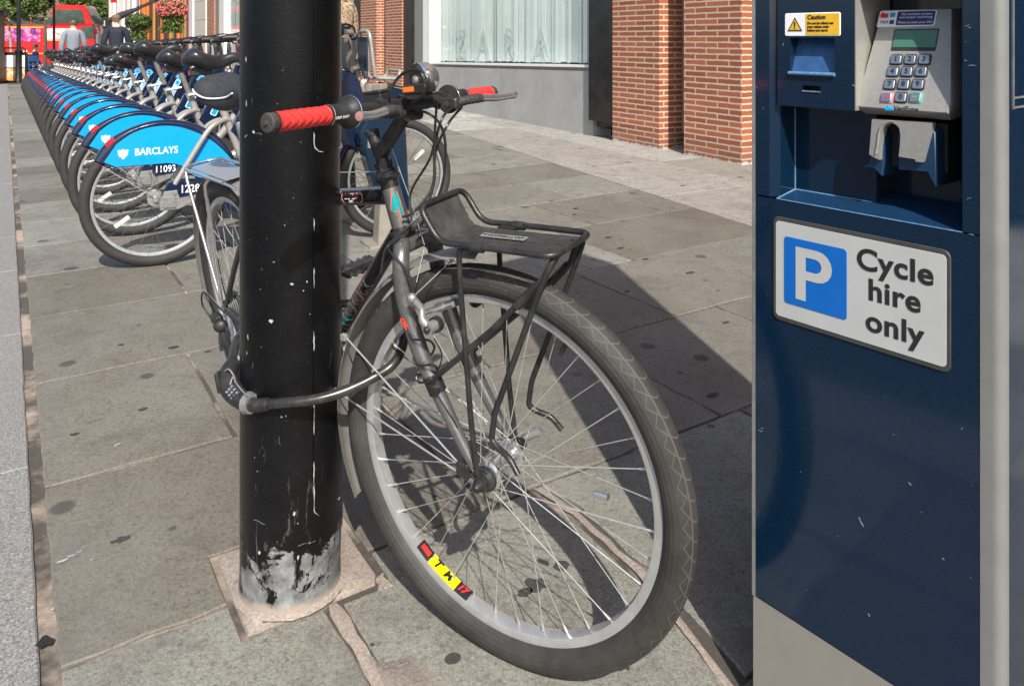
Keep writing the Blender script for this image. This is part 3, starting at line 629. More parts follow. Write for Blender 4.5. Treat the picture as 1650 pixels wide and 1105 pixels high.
def spokes(mb, c, ax, Rr, n, rh, fl, r=.001, cross=55, seg=4, hint=None, ph=0, nip=None):
    x, y, z = frame(ax)
    for i in range(n):
        a = 2*math.pi*(i+.5)/n+ph; side = 1 if i % 2 else -1; dr = 1 if (i//2) % 2 else -1
        b = a+dr*R(cross); p = c+(x*math.cos(b)+y*math.sin(b))*rh+z*fl*side; q = c+(x*math.cos(a)+y*math.sin(a))*Rr
        mb.tube([p, q], r, seg)
        if nip is not None: d = (p-q).normalized(); nip.tube([q, q+d*.005, q+d*.014], [.0024, .0022, .0014], 6)
fw_ = MB(); tyre(fw_, WC, WN, .3088, .0253, 176, 28)
wheel = MB(); hub = MB(); sp = MB(); nip = MB()
hub.lathe(WC, WN, [(-.0, 0), (-.05, .0), (-.05, .006), (-.044, .009), (-.042, .014), (-.038, .019), (-.036, .023), (-.032, .023), (-.030, .018), (-.022, .0135), (0, .0125), (.022, .0135), (.030, .018), (.032, .023), (.036, .023), (.038, .019), (.042, .014), (.044, .009), (.05, .006), (.05, 0)], 32)
front_wheel = hub.build('front_wheel', 'chrome', bike)
fw_.build('tyre', 'tyre_rubber', front_wheel, sharp=60)
mb = MB(); rim(mb, WC, WN, .2865, .0118, 144); mb.build('rim', 'rim_metal', front_wheel, sharp=25)
spokes(sp, WC, WN, .2705, 36, .0205, .034, .00085, 56, 6, nip=sp); sp.build('spokes', 'spoke_metal', front_wheel)
mb = MB(); v0 = wpx(917, 545); vd = (WC-v0).normalized(); mb.tube([v0-vd*.01, v0+vd*.012, v0+vd*.013, v0+vd*.034], [.0045, .0045, .0038, .0038], 10); mb.build('tyre_valve', 'black_plastic', front_wheel)
mb = MB(); mp = wpx(970, 797, -.012); md = (mp-WC).normalized(); mb.tube([mp-md*.011, mp+md*.011], .0052, 12); mb.build('spoke_magnet', 'chrome', front_wheel)
mb = MB(); mb.lathe(WC, WN, [(-.078, 0), (-.078, .005), (-.072, .0085), (-.064, .0095), (-.063, .0125), (-.055, .0135), (-.050, .0195), (-.045, .0205), (-.044, .016)], 20); mb.build('axle_nut', 'black_metal', front_wheel); mb = MB(); mb.lathe(WC, WN, [(.058, .0), (.058, .009), (.068, .0095), (.07, 0)], 16)
mb.build('axle_nut', 'black_metal', front_wheel); mb = MB(); qr = wl(-.005, .0, .066); mb.tube(bend([qr, qr+WN*.012, qr+WN*.02+WH*.02+WU*.012, qr+WN*.022+WH*.030+WU*.016], .01), [.005]*3+[.0065]*(len(bend([qr, qr+WN*.012, qr+WN*.02+WH*.02+WU*.012, qr+WN*.022+WH*.030+WU*.016], .01))-3), 10); mb.build('quick_release', 'alloy', front_wheel)
# rim sticker: a curved label on the inner side face of the rim, lower left
def rim_pt(ang, r, n): return WC+WH*math.cos(ang)*r+WU*math.sin(ang)*r+WN*n
def rimface(ang, v): return rim_pt(ang, .2735+(.2655-.2735)*1*v-.0015*0-.0012, -.0124+.0040*v)
sa0, sa1 = None, None
def ang_of(x, y): p = wpx(x, y, -.012)-WC; return math.atan2(p.dot(WU), p.dot(WH))
sa0, sa1 = ang_of(672, 880), ang_of(752, 962)
if sa1 < sa0: sa1 += 2*math.pi
def curved_patch(mb, a0, a1, v0, v1, lift=.0004, n=18):
    vs = []; lift += .0009
    for i in range(n+1):
        a = a0+(a1-a0)*i/n
        for k in range(4): v = v0+(v1-v0)*k/3; nn = -.0112+.0224*v; vs.append(rim_pt(a, .2865-.0155*.9-.0155*.1*(1-abs(nn)/.0115)-lift, nn))
    mb.add(vs, [(4*i+k, 4*i+k+1, 4*i+k+5, 4*i+k+4) for i in range(n) for k in range(3)])
tot = sa1-sa0; st = MB(); curved_patch(st, sa0, sa1, 0, 1); st_o = st.build('rim_sticker', 'black_print', front_wheel)
st = MB(); curved_patch(st, sa0+tot*.25, sa0+tot*.77, .0, 1., .0007); st.build('sticker_band', 'yellow_print', st_o)
st = MB(); curved_patch(st, sa0+tot*.04, sa0+tot*.21, .3, .75, .0009, 4); st.build('sticker_block', 'red_print', st_o)
def rim_text(body, f, size, m_, bold=.0):
    a = sa0+tot*f; mb = MB(); rad = (rim_pt(a, 1, 0)-WC); ex = (rim_pt(a+.01, .27, 0)-rim_pt(a-.01, .27, 0)).normalized(); ey = WN if ex.cross(WN).dot(rad) < 0 else -WN
    text(mb, body, rim_pt(a, 0.2865-.0155-.0021, 0), ex, ey, size, .0002, bold=bold, shear=.2); return mb.build('sticker_lettering', m_, st_o)
rim_text('T', .37, .023, 'black_print', .0008); rim_text('M', .59, .021, 'black_print', .0008); rim_text('17', .86, .017, 'red_print', .0008)
# raised maker's lettering on the tyre wall, near side
def tyre_text(body, a_mid, size, rr=.3085):
    mb = MB(); cu = bpy.data.curves.new('t', 'FONT'); cu.body = body; cu.size = size; cu.align_x = 'CENTER'; cu.align_y = 'CENTER'; cu.offset = .0001
    ob = bpy.data.objects.new('t', cu); C.objects.link(ob); me = bpy.data.meshes.new_from_object(ob.evaluated_get(bpy.context.evaluated_depsgraph_get()))
    vs = []
    for v in me.vertices:
        a = a_mid-v.co.x/.30; q = math.atan2(v.co.y, .0248); vs.append(rim_pt(a, .3095+.0251*math.sin(q)*1.0+(rr-.3095), -.0251*math.cos(q)-.0001))
    mb.add(vs, [list(p.vertices) for p in me.polygons]); bpy.data.objects.remove(ob); mb.build('tyre_lettering', 'tyre_print', front_wheel)
tyre_text('SCHWALBE', R(104), .013); tyre_text('MARATHON', R(86), .010)
# fork
fork = MB()
for sg in (-1, 1):
    pts = bez([wl(-.178, .350, sg*.012), wl(-.168, .350, sg*.030), wl(-.157, .332, sg*.046), wl(-.154, .292, sg*.05), wl(-.145, .251, sg*.05), wl(-.118, .180, sg*.05), wl(-.09, .130, sg*.05), wl(-.055, .073, sg*.05), wl(-.018, .016, sg*.05)], 5)
    n = len(pts); fork.tube(pts, [.0145 if i < n*.6 else .0145-.0062*(i-n*.6)/(n*.4) for i in range(n)], 18)
fork_o = fork.build('fork', 'grey_paint', bike)
for sg in (-1, 1):
    mb = MB(); mb.box(wl(-.004, .002, sg*.05), WH, WU, WN, .013, .017, .0035, .004); 
    mb.build('dropout', 'black_metal', fork_o); mb = MB()
    for h, u in ((-.094, .136), ): mb.tube([wl(h-.006, u+.014, sg*.05), wl(h+.008, u-.012, sg*.05)], .0150, 20); mb.cyl(wl(h+.012, u-.004, sg*.05), wl(h+.014, u-.004, sg*.068), .006, 10)
    mb.build('fork_clamp', 'black_metal', fork_o)
mb = MB(); mb.box(wl(-.035, .012, -.056), WH, WU, WN, .012, .012, .007, .003); mb.tube([wl(-.03, .004, -.056), wl(-.012, .006, -.056)], .004, 8); mb.build('wheel_retainer', 'black_plastic', fork_o)
mb = MB(); q0 = wl(-.150, .232, -.065); mb.box(q0+WH*.0-WN*.0005, WH, WU, WN, .001, .001, .0005)
fl = MB(); text(fl, 'OIL', wl(-.140, .235, -.0648), -AX*.75+WH*.35, WH*.9+AX*.35, .013, .0005, bold=.0008); fl.build('fork_decal', 'orange_red', fork_o)
mb = MB(); cr = wl(-.182, .346, 0); mb.tube([cr-AX*.012, cr+AX*.018], [.0185, .0185], 20); mb.box(wl(-.172, .348, 0), WH, WU, WN, .013, .012, .030, .007); mb.build('fork_crown', 'grey_paint', fork_o)
# headset, head tube, stem
hb, ht = wl(-.190, .367), wl(-.218, .457)
ha = (ht-hb).normalized()
mb = MB(); mb.tube([hb, hb+ha*.004, ht-ha*.004, ht], [.0172, .0166, .0166, .0172], 28)
# main frame
RH = V((-.708, 2.102, .333)); FH = V((.633, -.774, 0)).normalized(); FNm = FH.cross(AX).normalized(); FU = (V((0, 0, 1))-FNm*FNm.z).normalized()
def fl_(x, u, n=0): return RH+FH*x+FU*u+FNm*n           # frame coordinates from the rear hub
BBX, BBU = .428, -.030
def tb(a, b, r, r2=None, seg=16): mb.tube([a, b], [r, r2 or r], seg)
tb(fl_(.865, .432), fl_(.235, .318), .0170, .0160, 24); DT0, DT1 = fl_(.876, .362), fl_(BBX, BBU); tb(DT0, DT1, .0165, .0165, 24); tb(fl_(BBX, BBU), fl_(.205, .370), .0143, seg=20)
mb.tube([fl_(BBX, BBU, -.036), fl_(BBX, BBU, .036)], .0195, 20)
for sg in (-1, 1):
    mb.tube(bez([fl_(.228, .312, sg*.012), fl_(.19, .262, sg*.03), fl_(.10, .14, sg*.052), fl_(.006, .01, sg*.064)], 5), .0075, 10)
    mb.tube(bez([fl_(.40, BBU, sg*.024), fl_(.32, -.025, sg*.045), fl_(.16, -.012, sg*.06), fl_(.006, .0, sg*.064)], 5), .0085, 10)
    mb.box(fl_(.0, .0, sg*.064), FH, FU, FNm, .014, .018, .003)
frm = mb.build('frame', 'frame_black', bike)
mb = MB(); mb.tube([hb+ha*.008, hb+ha*.078], [.0169, .0169], 28); mb.build('head_tube_band', 'grey_paint', frm)
mb = MB()
for c_, s_ in ((hb, -1), (ht, 1)):
    mb = MB(); mb.tube([c_+ha*s_*t for t in (-.003, .002, .004, .012, .013, .017)], [.019, .0225, .0225, .0205, .0175, .0175], 28)
    if s_ > 0: mb.tube([ht+ha*t for t in (.015, .023, .0235, .031)], [.0165, .0165, .0178, .0178], 8)
    mb.build('headset', 'black_metal', frm)
# head-tube emblem (a zig-zag flash) wrapped on the tube
def wrap_on(c_, axis, r, mb, pts, a_c, edge=None):
    """outline in (sideways, along) metres, laid round a tube"""
    x = (V((0, 0, H))-c_); x = (x-axis*x.dot(axis)).normalized(); y = axis.cross(x)
    x, y = x*math.cos(a_c)+y*math.sin(a_c), -x*math.sin(a_c)+y*math.cos(a_c)
    def P(s_, z_, d): a = s_/r; return c_+axis*z_+(x*math.cos(a)+y*math.sin(a))*(r+d)
    return P
Pf = wrap_on(hb, ha, .0169, None, None, R(8))
def flash(d, g, m_, name):
    L = [(-.005, .078), (.0035, .060), (.000, .058), (.0105, .064), (.0065, .036), (.004, .012), (.0115, .002), (.0045, .008), (-.0005, .030), (.0005, .042), (-.0055, .036), (-.013, .040)]
    L = [(.0004, .079), (-.0015, .064), (.0062, .070), (.0075, .052), (.0075, .018), (.0110, .002), (.0025, .014), (.0012, .042), (-.0055, .036), (-.0125, .041), (-.0085, .052)]
    cx = sum(p[0] for p in L)/len(L); cz = sum(p[1] for p in L)/len(L); mb = MB()
    # fine strips so the emblem follows the tube
    bm = bmesh.new(); vs = [bm.verts.new((cx+(x-cx)*1, cz+(z-cz)*1, 0)) for x, z in L]
    if g:
        n = len(L)
        for i, v in enumerate(vs):
            a, b = V((*L[i-1], 0)), V((*L[(i+1) % n], 0)); t = (b-a).normalized(); nn = V((t.y, -t.x, 0)); pp = V((*L[i], 0))
            v.co = pp-nn*g
    f = bm.faces.new(vs); bmesh.ops.triangulate(bm, faces=[f]); bmesh.ops.subdivide_edges(bm, edges=bm.edges[:], cuts=3, use_grid_fill=True); bmesh.ops.triangulate(bm, faces=bm.faces[:])
    mb.add([Pf(v.co.x, v.co.y, d) for v in bm.verts], [[v.index for v in f.verts] for f in bm.faces]) if [v.index for v in bm.verts] else 0
    bm.verts.index_update(); mb = MB(); mb.add([Pf(v.co.x, v.co.y, d) for v in bm.verts], [[v.index for v in f.verts] for f in bm.faces]); bm.free(); return mb.build(name, m_, frm)
flash(.0004, .0013, 'orange_red', 'emblem_outline'); flash(.0008, 0, 'teal', 'emblem')
def tube_text(body, p0, p1, r, size, off, m_, name, bold=0, d=.0006, shear=.25, flip=False, parent=None, turn=0, spacing=1.0):
    """lettering wrapped round a tube that runs p0 -> p1, reading that way"""
    axis = (p1-p0).normalized(); x = (V((0, 0, H))-p0); x = (x-axis*x.dot(axis)).normalized(); y = axis.cross(x)
    x, y = x*math.cos(turn)+y*math.sin(turn), -x*math.sin(turn)+y*math.cos(turn)
    cu = bpy.data.curves.new('t', 'FONT'); cu.body = body; cu.size = size; cu.align_y = 'CENTER'; cu.offset = bold; cu.shear = shear; cu.resolution_u = 2; cu.space_character = spacing
    ob = bpy.data.objects.new('t', cu); C.objects.link(ob); me = bpy.data.meshes.new_from_object(ob.evaluated_get(bpy.context.evaluated_depsgraph_get()))
    bm = bmesh.new(); bm.from_mesh(me); bmesh.ops.triangulate(bm, faces=bm.faces[:]); bm.verts.index_update()
    mb = MB(); vs = []
    for v in bm.verts: a = -v.co.y/r; vs.append(p0+axis*(off+v.co.x)+(x*math.cos(a)+y*math.sin(a))*(r+d))
    mb.add(vs, [[v.index for v in f.verts] for f in bm.faces]); bm.free(); bpy.data.objects.remove(ob); return mb.build(name, m_, parent or frm)
# the down tube reads upwards from the bottom bracket end
L_ = (DT0-DT1).length
tube_text('HARDROCK', DT1, DT0, .0166, .036, L_*.36, 'orange_red', 'frame_lettering_outline', bold=.0014, spacing=1.08, turn=R(-6)); tube_text('HARDROCK', DT1, DT0, .0168, .036, L_*.36, 'teal', 'frame_lettering', bold=.0003, spacing=1.08, turn=R(-6), d=.0009)
TT0, TT1 = fl_(.235, .318), fl_(.865, .432)
tube_text('SPECIALIZED', TT0, TT1, .0172, .028, .385, 'pinkish', 'top_tube_lettering', bold=.0002, turn=R(15), spacing=1.15)
mb = MB(); rng = random.Random(5)
for k in range(14):
    p = TT0.lerp(TT1, .60+k*.017); mb.ball(p+(V((-.3, -.9, -.35)).normalized())*.0155+V((0, 0, rng.uniform(-.003, .003))), .004+rng.random()*.008, .0018, .001+rng.random()*.003, 8)
mb.build('paint_scar', 'chip_white', frm)
mb = MB(); qb, qt = ht+ha*.03, wl(-.2505, .538); mb.tube([ht+ha*.02, qt], .0113, 24); mb.tube([qt-ha*.006, qt+ha*.004, qt+ha*.006], [.0135, .0135, .010], 20)
s0, s1 = wl(-.236, .496), wl(-.168, .580); mb.tube([s0, s1], [.0135, .0125], 24)
BD = V((.53, .848, .012)).normalized(); BC = wl(-.1655, .592); mb.tube([BC-BD*.024, BC+BD*.024], .0172, 24); stem = mb.build('stem', 'black_metal', bike)
mb = MB(); bo = BC+WH*.012-WU*.018; mb.tube([bo-BD*.016, bo+BD*.016], .009, 14); mb.tube([bo+BD*.0165-BD*.034, bo-BD*.0150], .0045, 8); mb.build('stem_bolt', 'black_plastic', stem)
def hb_(s, f=0, u=0): return BC+BD*s+WH*f+WU*u
mb = MB(); mb.tube([hb_(-.29), hb_(-.13), hb_(-.06), hb_(-.05), hb_(.05), hb_(.06), hb_(.13), hb_(.255)], [.0112, .0112, .0116, .0128, .0128, .0116, .0112, .0112], 20); bar = mb.build('handlebar', 'black_metal', bike)
def grip(a, b, sg):
    n = 64; mb = MB(); pts = [hb_(a+(b-a)*k/n) for k in range(n+1)]; base = len(mb.v); seg = 40; x, y, z = frame(BD)
    for i, p in enumerate(pts):
        for k in range(seg):
            an = 2*math.pi*k/seg; u = i/n*7.; vv = k/seg*6
            r = .0146+(.0005*math.sin(i/n*math.pi)); cell = abs(((u+abs((vv % 2)-1)) % 1)-.5); r += -.0013 if cell < .12 else 0
            if i < 2 or i > n-2: r = .0152
            mb.v.append(tuple(p+(x*math.cos(an)+y*math.sin(an))*r))
    for i in range(n):
        for k in range(seg): mb.f.append([base+i*seg+k, base+i*seg+(k+1) % seg, base+(i+1)*seg+(k+1) % seg, base+(i+1)*seg+k]); mb.mi.append(0)
    g = mb.build('handlebar_grip', 'red_rubber', bike, sharp=50)
    mb = MB(); e = a if sg < 0 else b; d = BD*sg; q = hb_(e); mb.tube([q-d*.001, q, q+d*.003, q+d*.012, q+d*.014, q+d*.0145], [.0128, .0140, .0146, .0146, .0130, .006], 28); mb.tube([q+d*.0145, q+d*.0175], [.004, .003], 10); mb.build('end_cap', 'rubber', g); return g
grip(-.292, -.193, -1); grip(.168, .252, 1)
def shifter(a, sg):
    mb = MB(); d = -BD*sg        # runs inwards from the grip
    prof = [(0, .0125), (0, .0162), (.004, .0162), (.006, .0150), (.012, .0156), (.028, .0165), (.036, .020), (.043, .0262), (.046, .0268), (.049, .0262), (.050, .012)]
    mb.lathe(hb_(a), d, prof, 36); o = mb.build('grip_shifter', 'black_plastic', bike)
    mb = MB(); mb.lathe(hb_(a), d, [(.0465, .0266), (.0478, .0272), (.049, .0266)], 36); mb.lathe(hb_(a), d, [(.0, .0160), (.0012, .0166), (.0024, .0160)], 30); mb.build('steel_ring', 'chrome', o); return o
sh1 = shifter(-.190, -1); sh2 = shifter(.165, 1)
tube_text('GRIP SHIFT', hb_(-.187), hb_(-.15), .0166, .0062, -.002, 'white_print', 'shifter_lettering', bold=.0001, parent=sh1, turn=R(22), shear=0)
def lever(s0, s1, s2, m_dir):
    """brake lever: clamp on the bar at s0, blade runs out to s2 in front of the bar"""
    mb = MB(); mb.tube([hb_(s0-.008), hb_(s0+.008)], .0165, 20); mb.box(hb_(s0, .026, -.004), WH, WU, BD, .018, .010, .012, .004); mb.tube([hb_(s0, .02, -.004), hb_(s0-m_dir*.03, .03, -.01)], [.008, .006], 12); o = mb.build('brake_lever', 'black_metal', bike)
    pts = bez([hb_(s0, .036, -.003), hb_(s0+(s1-s0)*.4, .048, .001), hb_(s1, .054, .002), hb_(s1+(s2-s1)*.5, .056, -.001), hb_(s2, .060, .001)], 6)
    n = len(pts); h = n//2; mb = MB(); mb.tube(pts[:h+1], [.0082]*(h+1), 14); 
    for k in range(0, h, 2): mb.tube([pts[k], pts[k]+(pts[k+1]-pts[k])*.35], .0090, 14)
    mb.build('lever_sleeve', 'rubber', o)
    mb = MB(); rr = [.0070]*(n-h); rr[-1] = .0070; rr[-2] = .0082; rr[-3] = .0072; mb.tube(pts[h:], rr, 14); mb.build('lever_blade', 'alloy_bright', o)
lever(-.075, -.12, -.185, -1); lever(.092, .145, .255, 1)
# bell, lamp, lamp bracket
mb = MB(); bc = wpx(684, 127)+V((0, .0, .001)); ba = (WN*.95+WH*.38+V((0, 0, .10))).normalized()
prof = [(-.012, .0272), (-.010, .0290), (-.004, .0288), (.004, .0276), (.012, .0240), (.019, .0175), (.0235, .0095), (.025, .0)]
mb.lathe(bc, ba, prof, 40); mb.lathe(bc, ba, [(-.0105, .0268), (.0, .0262), (.002, .005)], 40); bell = mb.build('bell', 'chrome', bike)
mb = MB(); mb.lathe(bc, ba, [(-.016, .0), (-.016, .0235), (-.011, .0258), (-.004, .026), (-.003, 0)], 36); mb.build('bell_base', 'black_plastic', bell)
mb = MB(); mb.lathe(bc-ba*.016, ba, [(-.006, 0), (-.006, .005), (-.003, .0075), (.0, .0075)], 18); mb.build('bell_screw', 'alloy', bell)
mb = MB(); mb.tube([bc-ba*.006, bc-WU*.028+WH*.002, hb_(.045, .0, .014)], [.006, .006, .007], 8); mb.build('bell_bracket', 'alloy', bell)
lc = wpx(675, 143, -.03); mb = MB(); lx = (WH+WU*.12).normalized(); lz = WN; ly = lz.cross(lx).normalized(); ly = ly if ly.z > 0 else -ly
mb.box(lc, lx, ly, lz, .026, .0085, .014, .004); mb.box(lc-ly*.011, lx, ly, lz, .02, .006, .012, .003); lamp = mb.build('front_lamp', 'black_plastic', bike)
mb = MB(); 
fc = lc-lz*.0142
lc2 = lc+(fc-lc)*1.0; mb.box(lc2-lx*.011+ly*.001, lx, ly, lz, .0115, .0042, .0012, .001); mb.build('orange_lens', 'orange_lens', lamp)
mb = MB(); cc = wpx(609, 157, -.03); mb.box(cc, lx, ly, lz, .019, .0085, .015, .002); mb.box(cc+ly*.010, lx, ly, lz, .021, .0025, .017, .002); mb.box(cc-ly*.014, lx, ly, lz, .014, .007, .012, .003); br_ = mb.build('lamp_bracket', 'black_plastic', bike)
mb = MB(); mb.box(cc+ly*.018-lx*.010, lx, ly, lz, .005, .006, .010, .001); mb.box(cc+ly*.0175+lx*.008, lx, ly, lz, .010, .005, .008, .001); mb.build('bracket_latch', 'taupe_steel', br_)
# cables
mb = MB()
def cab(pts, r=.0024): mb.tube(bez(pts, 8), r, 8)
cab([hb_(.10, .03, -.008), wpx(713, 190, .04), wpx(700, 240, .03), wpx(700, 290, .02), wpx(685, 335, .0), wpx(655, 368, -.03), wpx(622, 400, -.05), wpx(614, 440, -.06)])
cab([hb_(.13, .02, -.016), wpx(722, 200, .06), wpx(702, 245, .05), wpx(697, 300, .04), wpx(668, 340, .0), wpx(648, 350, -.02)])
cab([hb_(-.07, .03, -.01), wpx(640, 176, -.02), wpx(690, 183, 0), wpx(715, 215, .02), wpx(716, 280, .02), wpx(700, 330, .01), wpx(672, 368, .0)])
cab([wpx(630, 176, -.05), wpx(628, 150, -.06), wpx(645, 122, -.05), wpx(672, 112, -.05), wpx(690, 128, -.05), wpx(682, 152, -.05), wpx(664, 166, -.04)], .0026)
cab([wpx(704, 160, -.02), wpx(702, 190, .0), wpx(695, 250, .0), wpx(662, 310, 0), wpx(662, 360, -.02), wpx(640, 385, -.04), wpx(625, 398, -.05), wpx(632, 410, -.06), wpx(650, 430, -.06), wpx(670, 462, -.065)], .0022)
mb.build('cables', 'cable_rubber', bike)
mb = MB(); mb.tube([wpx(628, 230, -.0), wpx(664, 330, -.0), wpx(684, 395, -.01)], .0008, 5); mb.tube([wpx(545, 278, .03), wpx(612, 277, .02)], .0011, 5); mb.tube([wpx(684, 398, -.03), wpx(671, 455, -.05)], .0009, 5); mb.build('bare_cable', 'spoke_metal', bike)
mb = MB()
for k, (x, y) in enumerate([(672, 560), (683, 553), (694, 560), (700, 585), (690, 600), (672, 592), (668, 575)]): pass
P_ = [wpx(x, y, o) for x, y, o in [(655, 520, -.06), (664, 545, -.067), (690, 548, -.068), (700, 560, -.05), (690, 575, -.03), (668, 572, -.06), (672, 588, -.067), (698, 588, -.068), (705, 598, -.05), (692, 608, -.035), (672, 603, -.06), (676, 616, -.067), (705, 612, -.068)]]
mb.tube(bez(P_, 6), .0020, 7); mb.tube(bez([wpx(700, 545, -.06), wpx(712, 575, -.055), wpx(700, 620, -.06), wpx(720, 660, -.06), wpx(735, 685, -.055), wpx(752, 735, -.05)], 6), .0013, 6); mb.build('sensor_cable', 'cable_rubber', fork_o)
# cantilever brakes
for sg in (-1, 1):
    mb = MB(); b0 = wl(-.079, .243, sg*.052); mb.tube([b0, b0+WN*sg*.028], .010, 16); o = mb.build('brake_arm', 'alloy', bike)
    p = bez([b0+WN*sg*.020+WH*.004-WU*.004, b0+WN*sg*.024-WH*.012+WU*.012, wl(-.098, .270, sg*.070), wl(-.108, .290, sg*.080)], 5); mb = MB(); mb.tube(p, [.0075]*6+[.006]*(len(p)-6), 12); mb.ball(wl(-.108, .290, sg*.080), .008); mb.build('arm', 'alloy', o)
    mb = MB(); pd = (WH*.93+WU*.36); q = wl(-.082, .262, sg*.030); mb.tube([q-pd*.02, q+pd*.022], .0055, 10); mb.tube([q, wl(-.098, .262, sg*.066)], .0045, 10); mb.tube([q-pd*.012, q-pd*.010, q-pd*.002, q], [.007, .007, .007, .007], 10); mb.build('pad_holder', 'chrome', o)
    mb = MB(); mb.box(wl(-.082, .262, sg*.0195), pd, WN, pd.cross(WN), .026, .0055, .005, .002); mb.build('brake_pad', 'brake_rubber', o)
    mb = MB(); mb.tube([b0, b0-WN*sg*.0+WN*sg*.010], .013, 14); mb.ball(b0+WN*sg*.029, .006); mb.build('pivot_cap', 'black_plastic', o)
mb = MB(); mb.tube([wl(-.108, .290, -.08), wl(-.085, .330, 0), wl(-.108, .290, .08)], .0009, 5); mb.ball(wl(-.085, .331, 0), .004); mb.build('straddle_cable', 'spoke_metal', bike)
# front mudguard: a curved strip that follows the tyre
def guard(mb, c, H_, U_, N_, r, a0, a1, hw, n=40, th=.0015, dome=.010):
    vs = []; m_ = 8
    for i in range(n+1):
        a = a0+(a1-a0)*i/n; rr = r(i/n) if callable(r) else r
        for side in (0, 1):
            for k in range(m_+1):
                q = -1+2*k/m_; d = rr+dome*(1-q*q)-th*side; vs.append(c+(H_*math.cos(a)+U_*math.sin(a))*d+N_*hw*q)
    w_ = 2*(m_+1); fs = []
    for i in range(n):
        for k in range(m_):
            a = i*w_+k; fs.append((a, a+1, a+w_+1, a+w_)); b = i*w_+m_+1+k; fs.append((b, b+w_, b+w_+1, b+1))
        for k in (0, m_): a = i*w_+k; b = a+m_+1; fs.append((a, a+w_, b+w_, b))
    for i in (0, n): fs += [(i*w_+k, i*w_+k+1, i*w_+m_+2+k, i*w_+m_+1+k) for k in range(m_)]
    mb.add(vs, fs)
mb = MB(); guard(mb, WC, WH, WU, WN, lambda t: .344+.008*(1-t), R(93), R(205), .026, 48); mg = mb.build('front_mudguard', 'mudguard_grey', bike)
mb = MB()
for sg in (-1, 1): mb.tube([wl(-.345, .05, sg*.026), wl(-.03, .0, sg*.058)], .0016, 6); mb.tube([wl(-.315, .16, sg*.026), wl(-.03, .01, sg*.058)], .0016, 6)
for u in ((-.347, .05), (-.317, .16)): mb.box(wl(u[0], u[1], -.028), WH, WU, WN, .006, .006, .004, .001)
mb.build('mudguard_stay', 'spoke_metal', mg)
# front carrier
mb = MB(); rr = .0052
loop = bend([wl(-.118, .432, -.052), wl(-.104, .447, -.03), wl(-.118, .432, .052)], .0, 1)
up_ = [wl(-.060, .386, -.062), wl(-.112, .430, -.062)]
ring = bend([wl(.05, .388, -.062), wl(-.062, .383, -.062), wl(-.100, .437, -.062), wl(-.100, .437, .062), wl(-.062, .383, .062), wl(.05, .388, .062), wl(.148, .391, .062), wl(.148, .391, -.062), wl(.05, .388, -.062)], .022, 6)
mb.tube(ring[:-1], rr, 12, closed=True)
for sg in (-1, 1):
    mb.tube(bend([wl(.012, .381, sg*.056), wl(-.026, .379, sg*.058), wl(-.026, .32, sg*.058), wl(-.016, .10, sg*.058), wl(-.008, .012, sg*.058)], .012), rr*.92, 10)
    mb.tube(bend([wl(.136, .387, sg*.02), wl(.141, .383, sg*.05), wl(.124, .345, sg*.057), wl(.030, .122, sg*.057), wl(.022, .078, sg*.057), wl(.034, .070, sg*.060), wl(.060, .064, sg*.066), wl(.078, .044, sg*.070)], .010), rr*.92, 10)
    mb.tube([wl(-.088, .150, sg*.056), wl(.03, .255, sg*.056), wl(.118, .345, sg*.048), wl(.138, .384, sg*.03)], rr*.95, 10); mb.tube([wl(.075, .300, sg*.0535), wl(.110, .337, sg*.049)], rr*1.35, 10)
rack = mb.build('front_carrier', 'black_metal', bike)
mb = MB(); vs = []; prof = [(-.101, .432), (-.094, .420), (-.078, .392), (-.066, .382), (-.05, .380), (.02, .382), (.135, .388)]
for h, u in prof:
    for n_ in (-.046, .046): vs += [wl(h, u, n_), wl(h, u-.0025, n_)]
mb.add(vs, [f for i in range(len(prof)-1) for f in ((4*i, 4*i+2, 4*i+6, 4*i+4), (4*i+1, 4*i+5, 4*i+7, 4*i+3), (4*i, 4*i+4, 4*i+5, 4*i+1), (4*i+2, 4*i+3, 4*i+7, 4*i+6))]+[(0, 1, 3, 2), (4*len(prof)-4, 4*len(prof)-2, 4*len(prof)-1, 4*len(prof)-3)])
for k in range(14):
    n_ = -.042+.084*k/13
    for (h, u), (h2, u2) in zip(prof, prof[1:]): mb.tube([wl(h, u+.0002, n_), wl(h2, u2+.0002, n_)], .0009, 5, caps=False)
plate = mb.build('carrier_plate', 'carrier_black', rack)
mb = MB(); pcn = wl(.022, .3858, .0); pax = (wl(.06, .3865)-wl(-.02, .3825)).normalized(); pnz = pax.cross(WN).normalized(); pnz = pnz if pnz.z > 0 else -pnz
mb.box(pcn, pax, WN, pnz, .042, .008, .0008, .0); np_ = mb.build('name_plate', 'plate_metal', plate)
mb = MB(); text(mb, 'PATTERSON', pcn+pnz*.0009, -pax, -WN, .0125, .0003, bold=.0002); mb.tube([pcn+pax*.037, pcn+pax*.037+pnz*.0015], .002, 8); mb.tube([pcn-pax*.037, pcn-pax*.037+pnz*.0015], .002, 8); mb.build('plate_lettering', 'black_print', np_)
for sg in (-1, 1): mb = MB(); mb.tube([wl(.002, .385, sg*.062), wl(.024, .3855, sg*.062)], .0075, 14); mb.box(wl(.030, .388, sg*.059), WH, WU, WN, .006, .003, .003); mb.build('rail_clamp', 'black_plastic', rack)
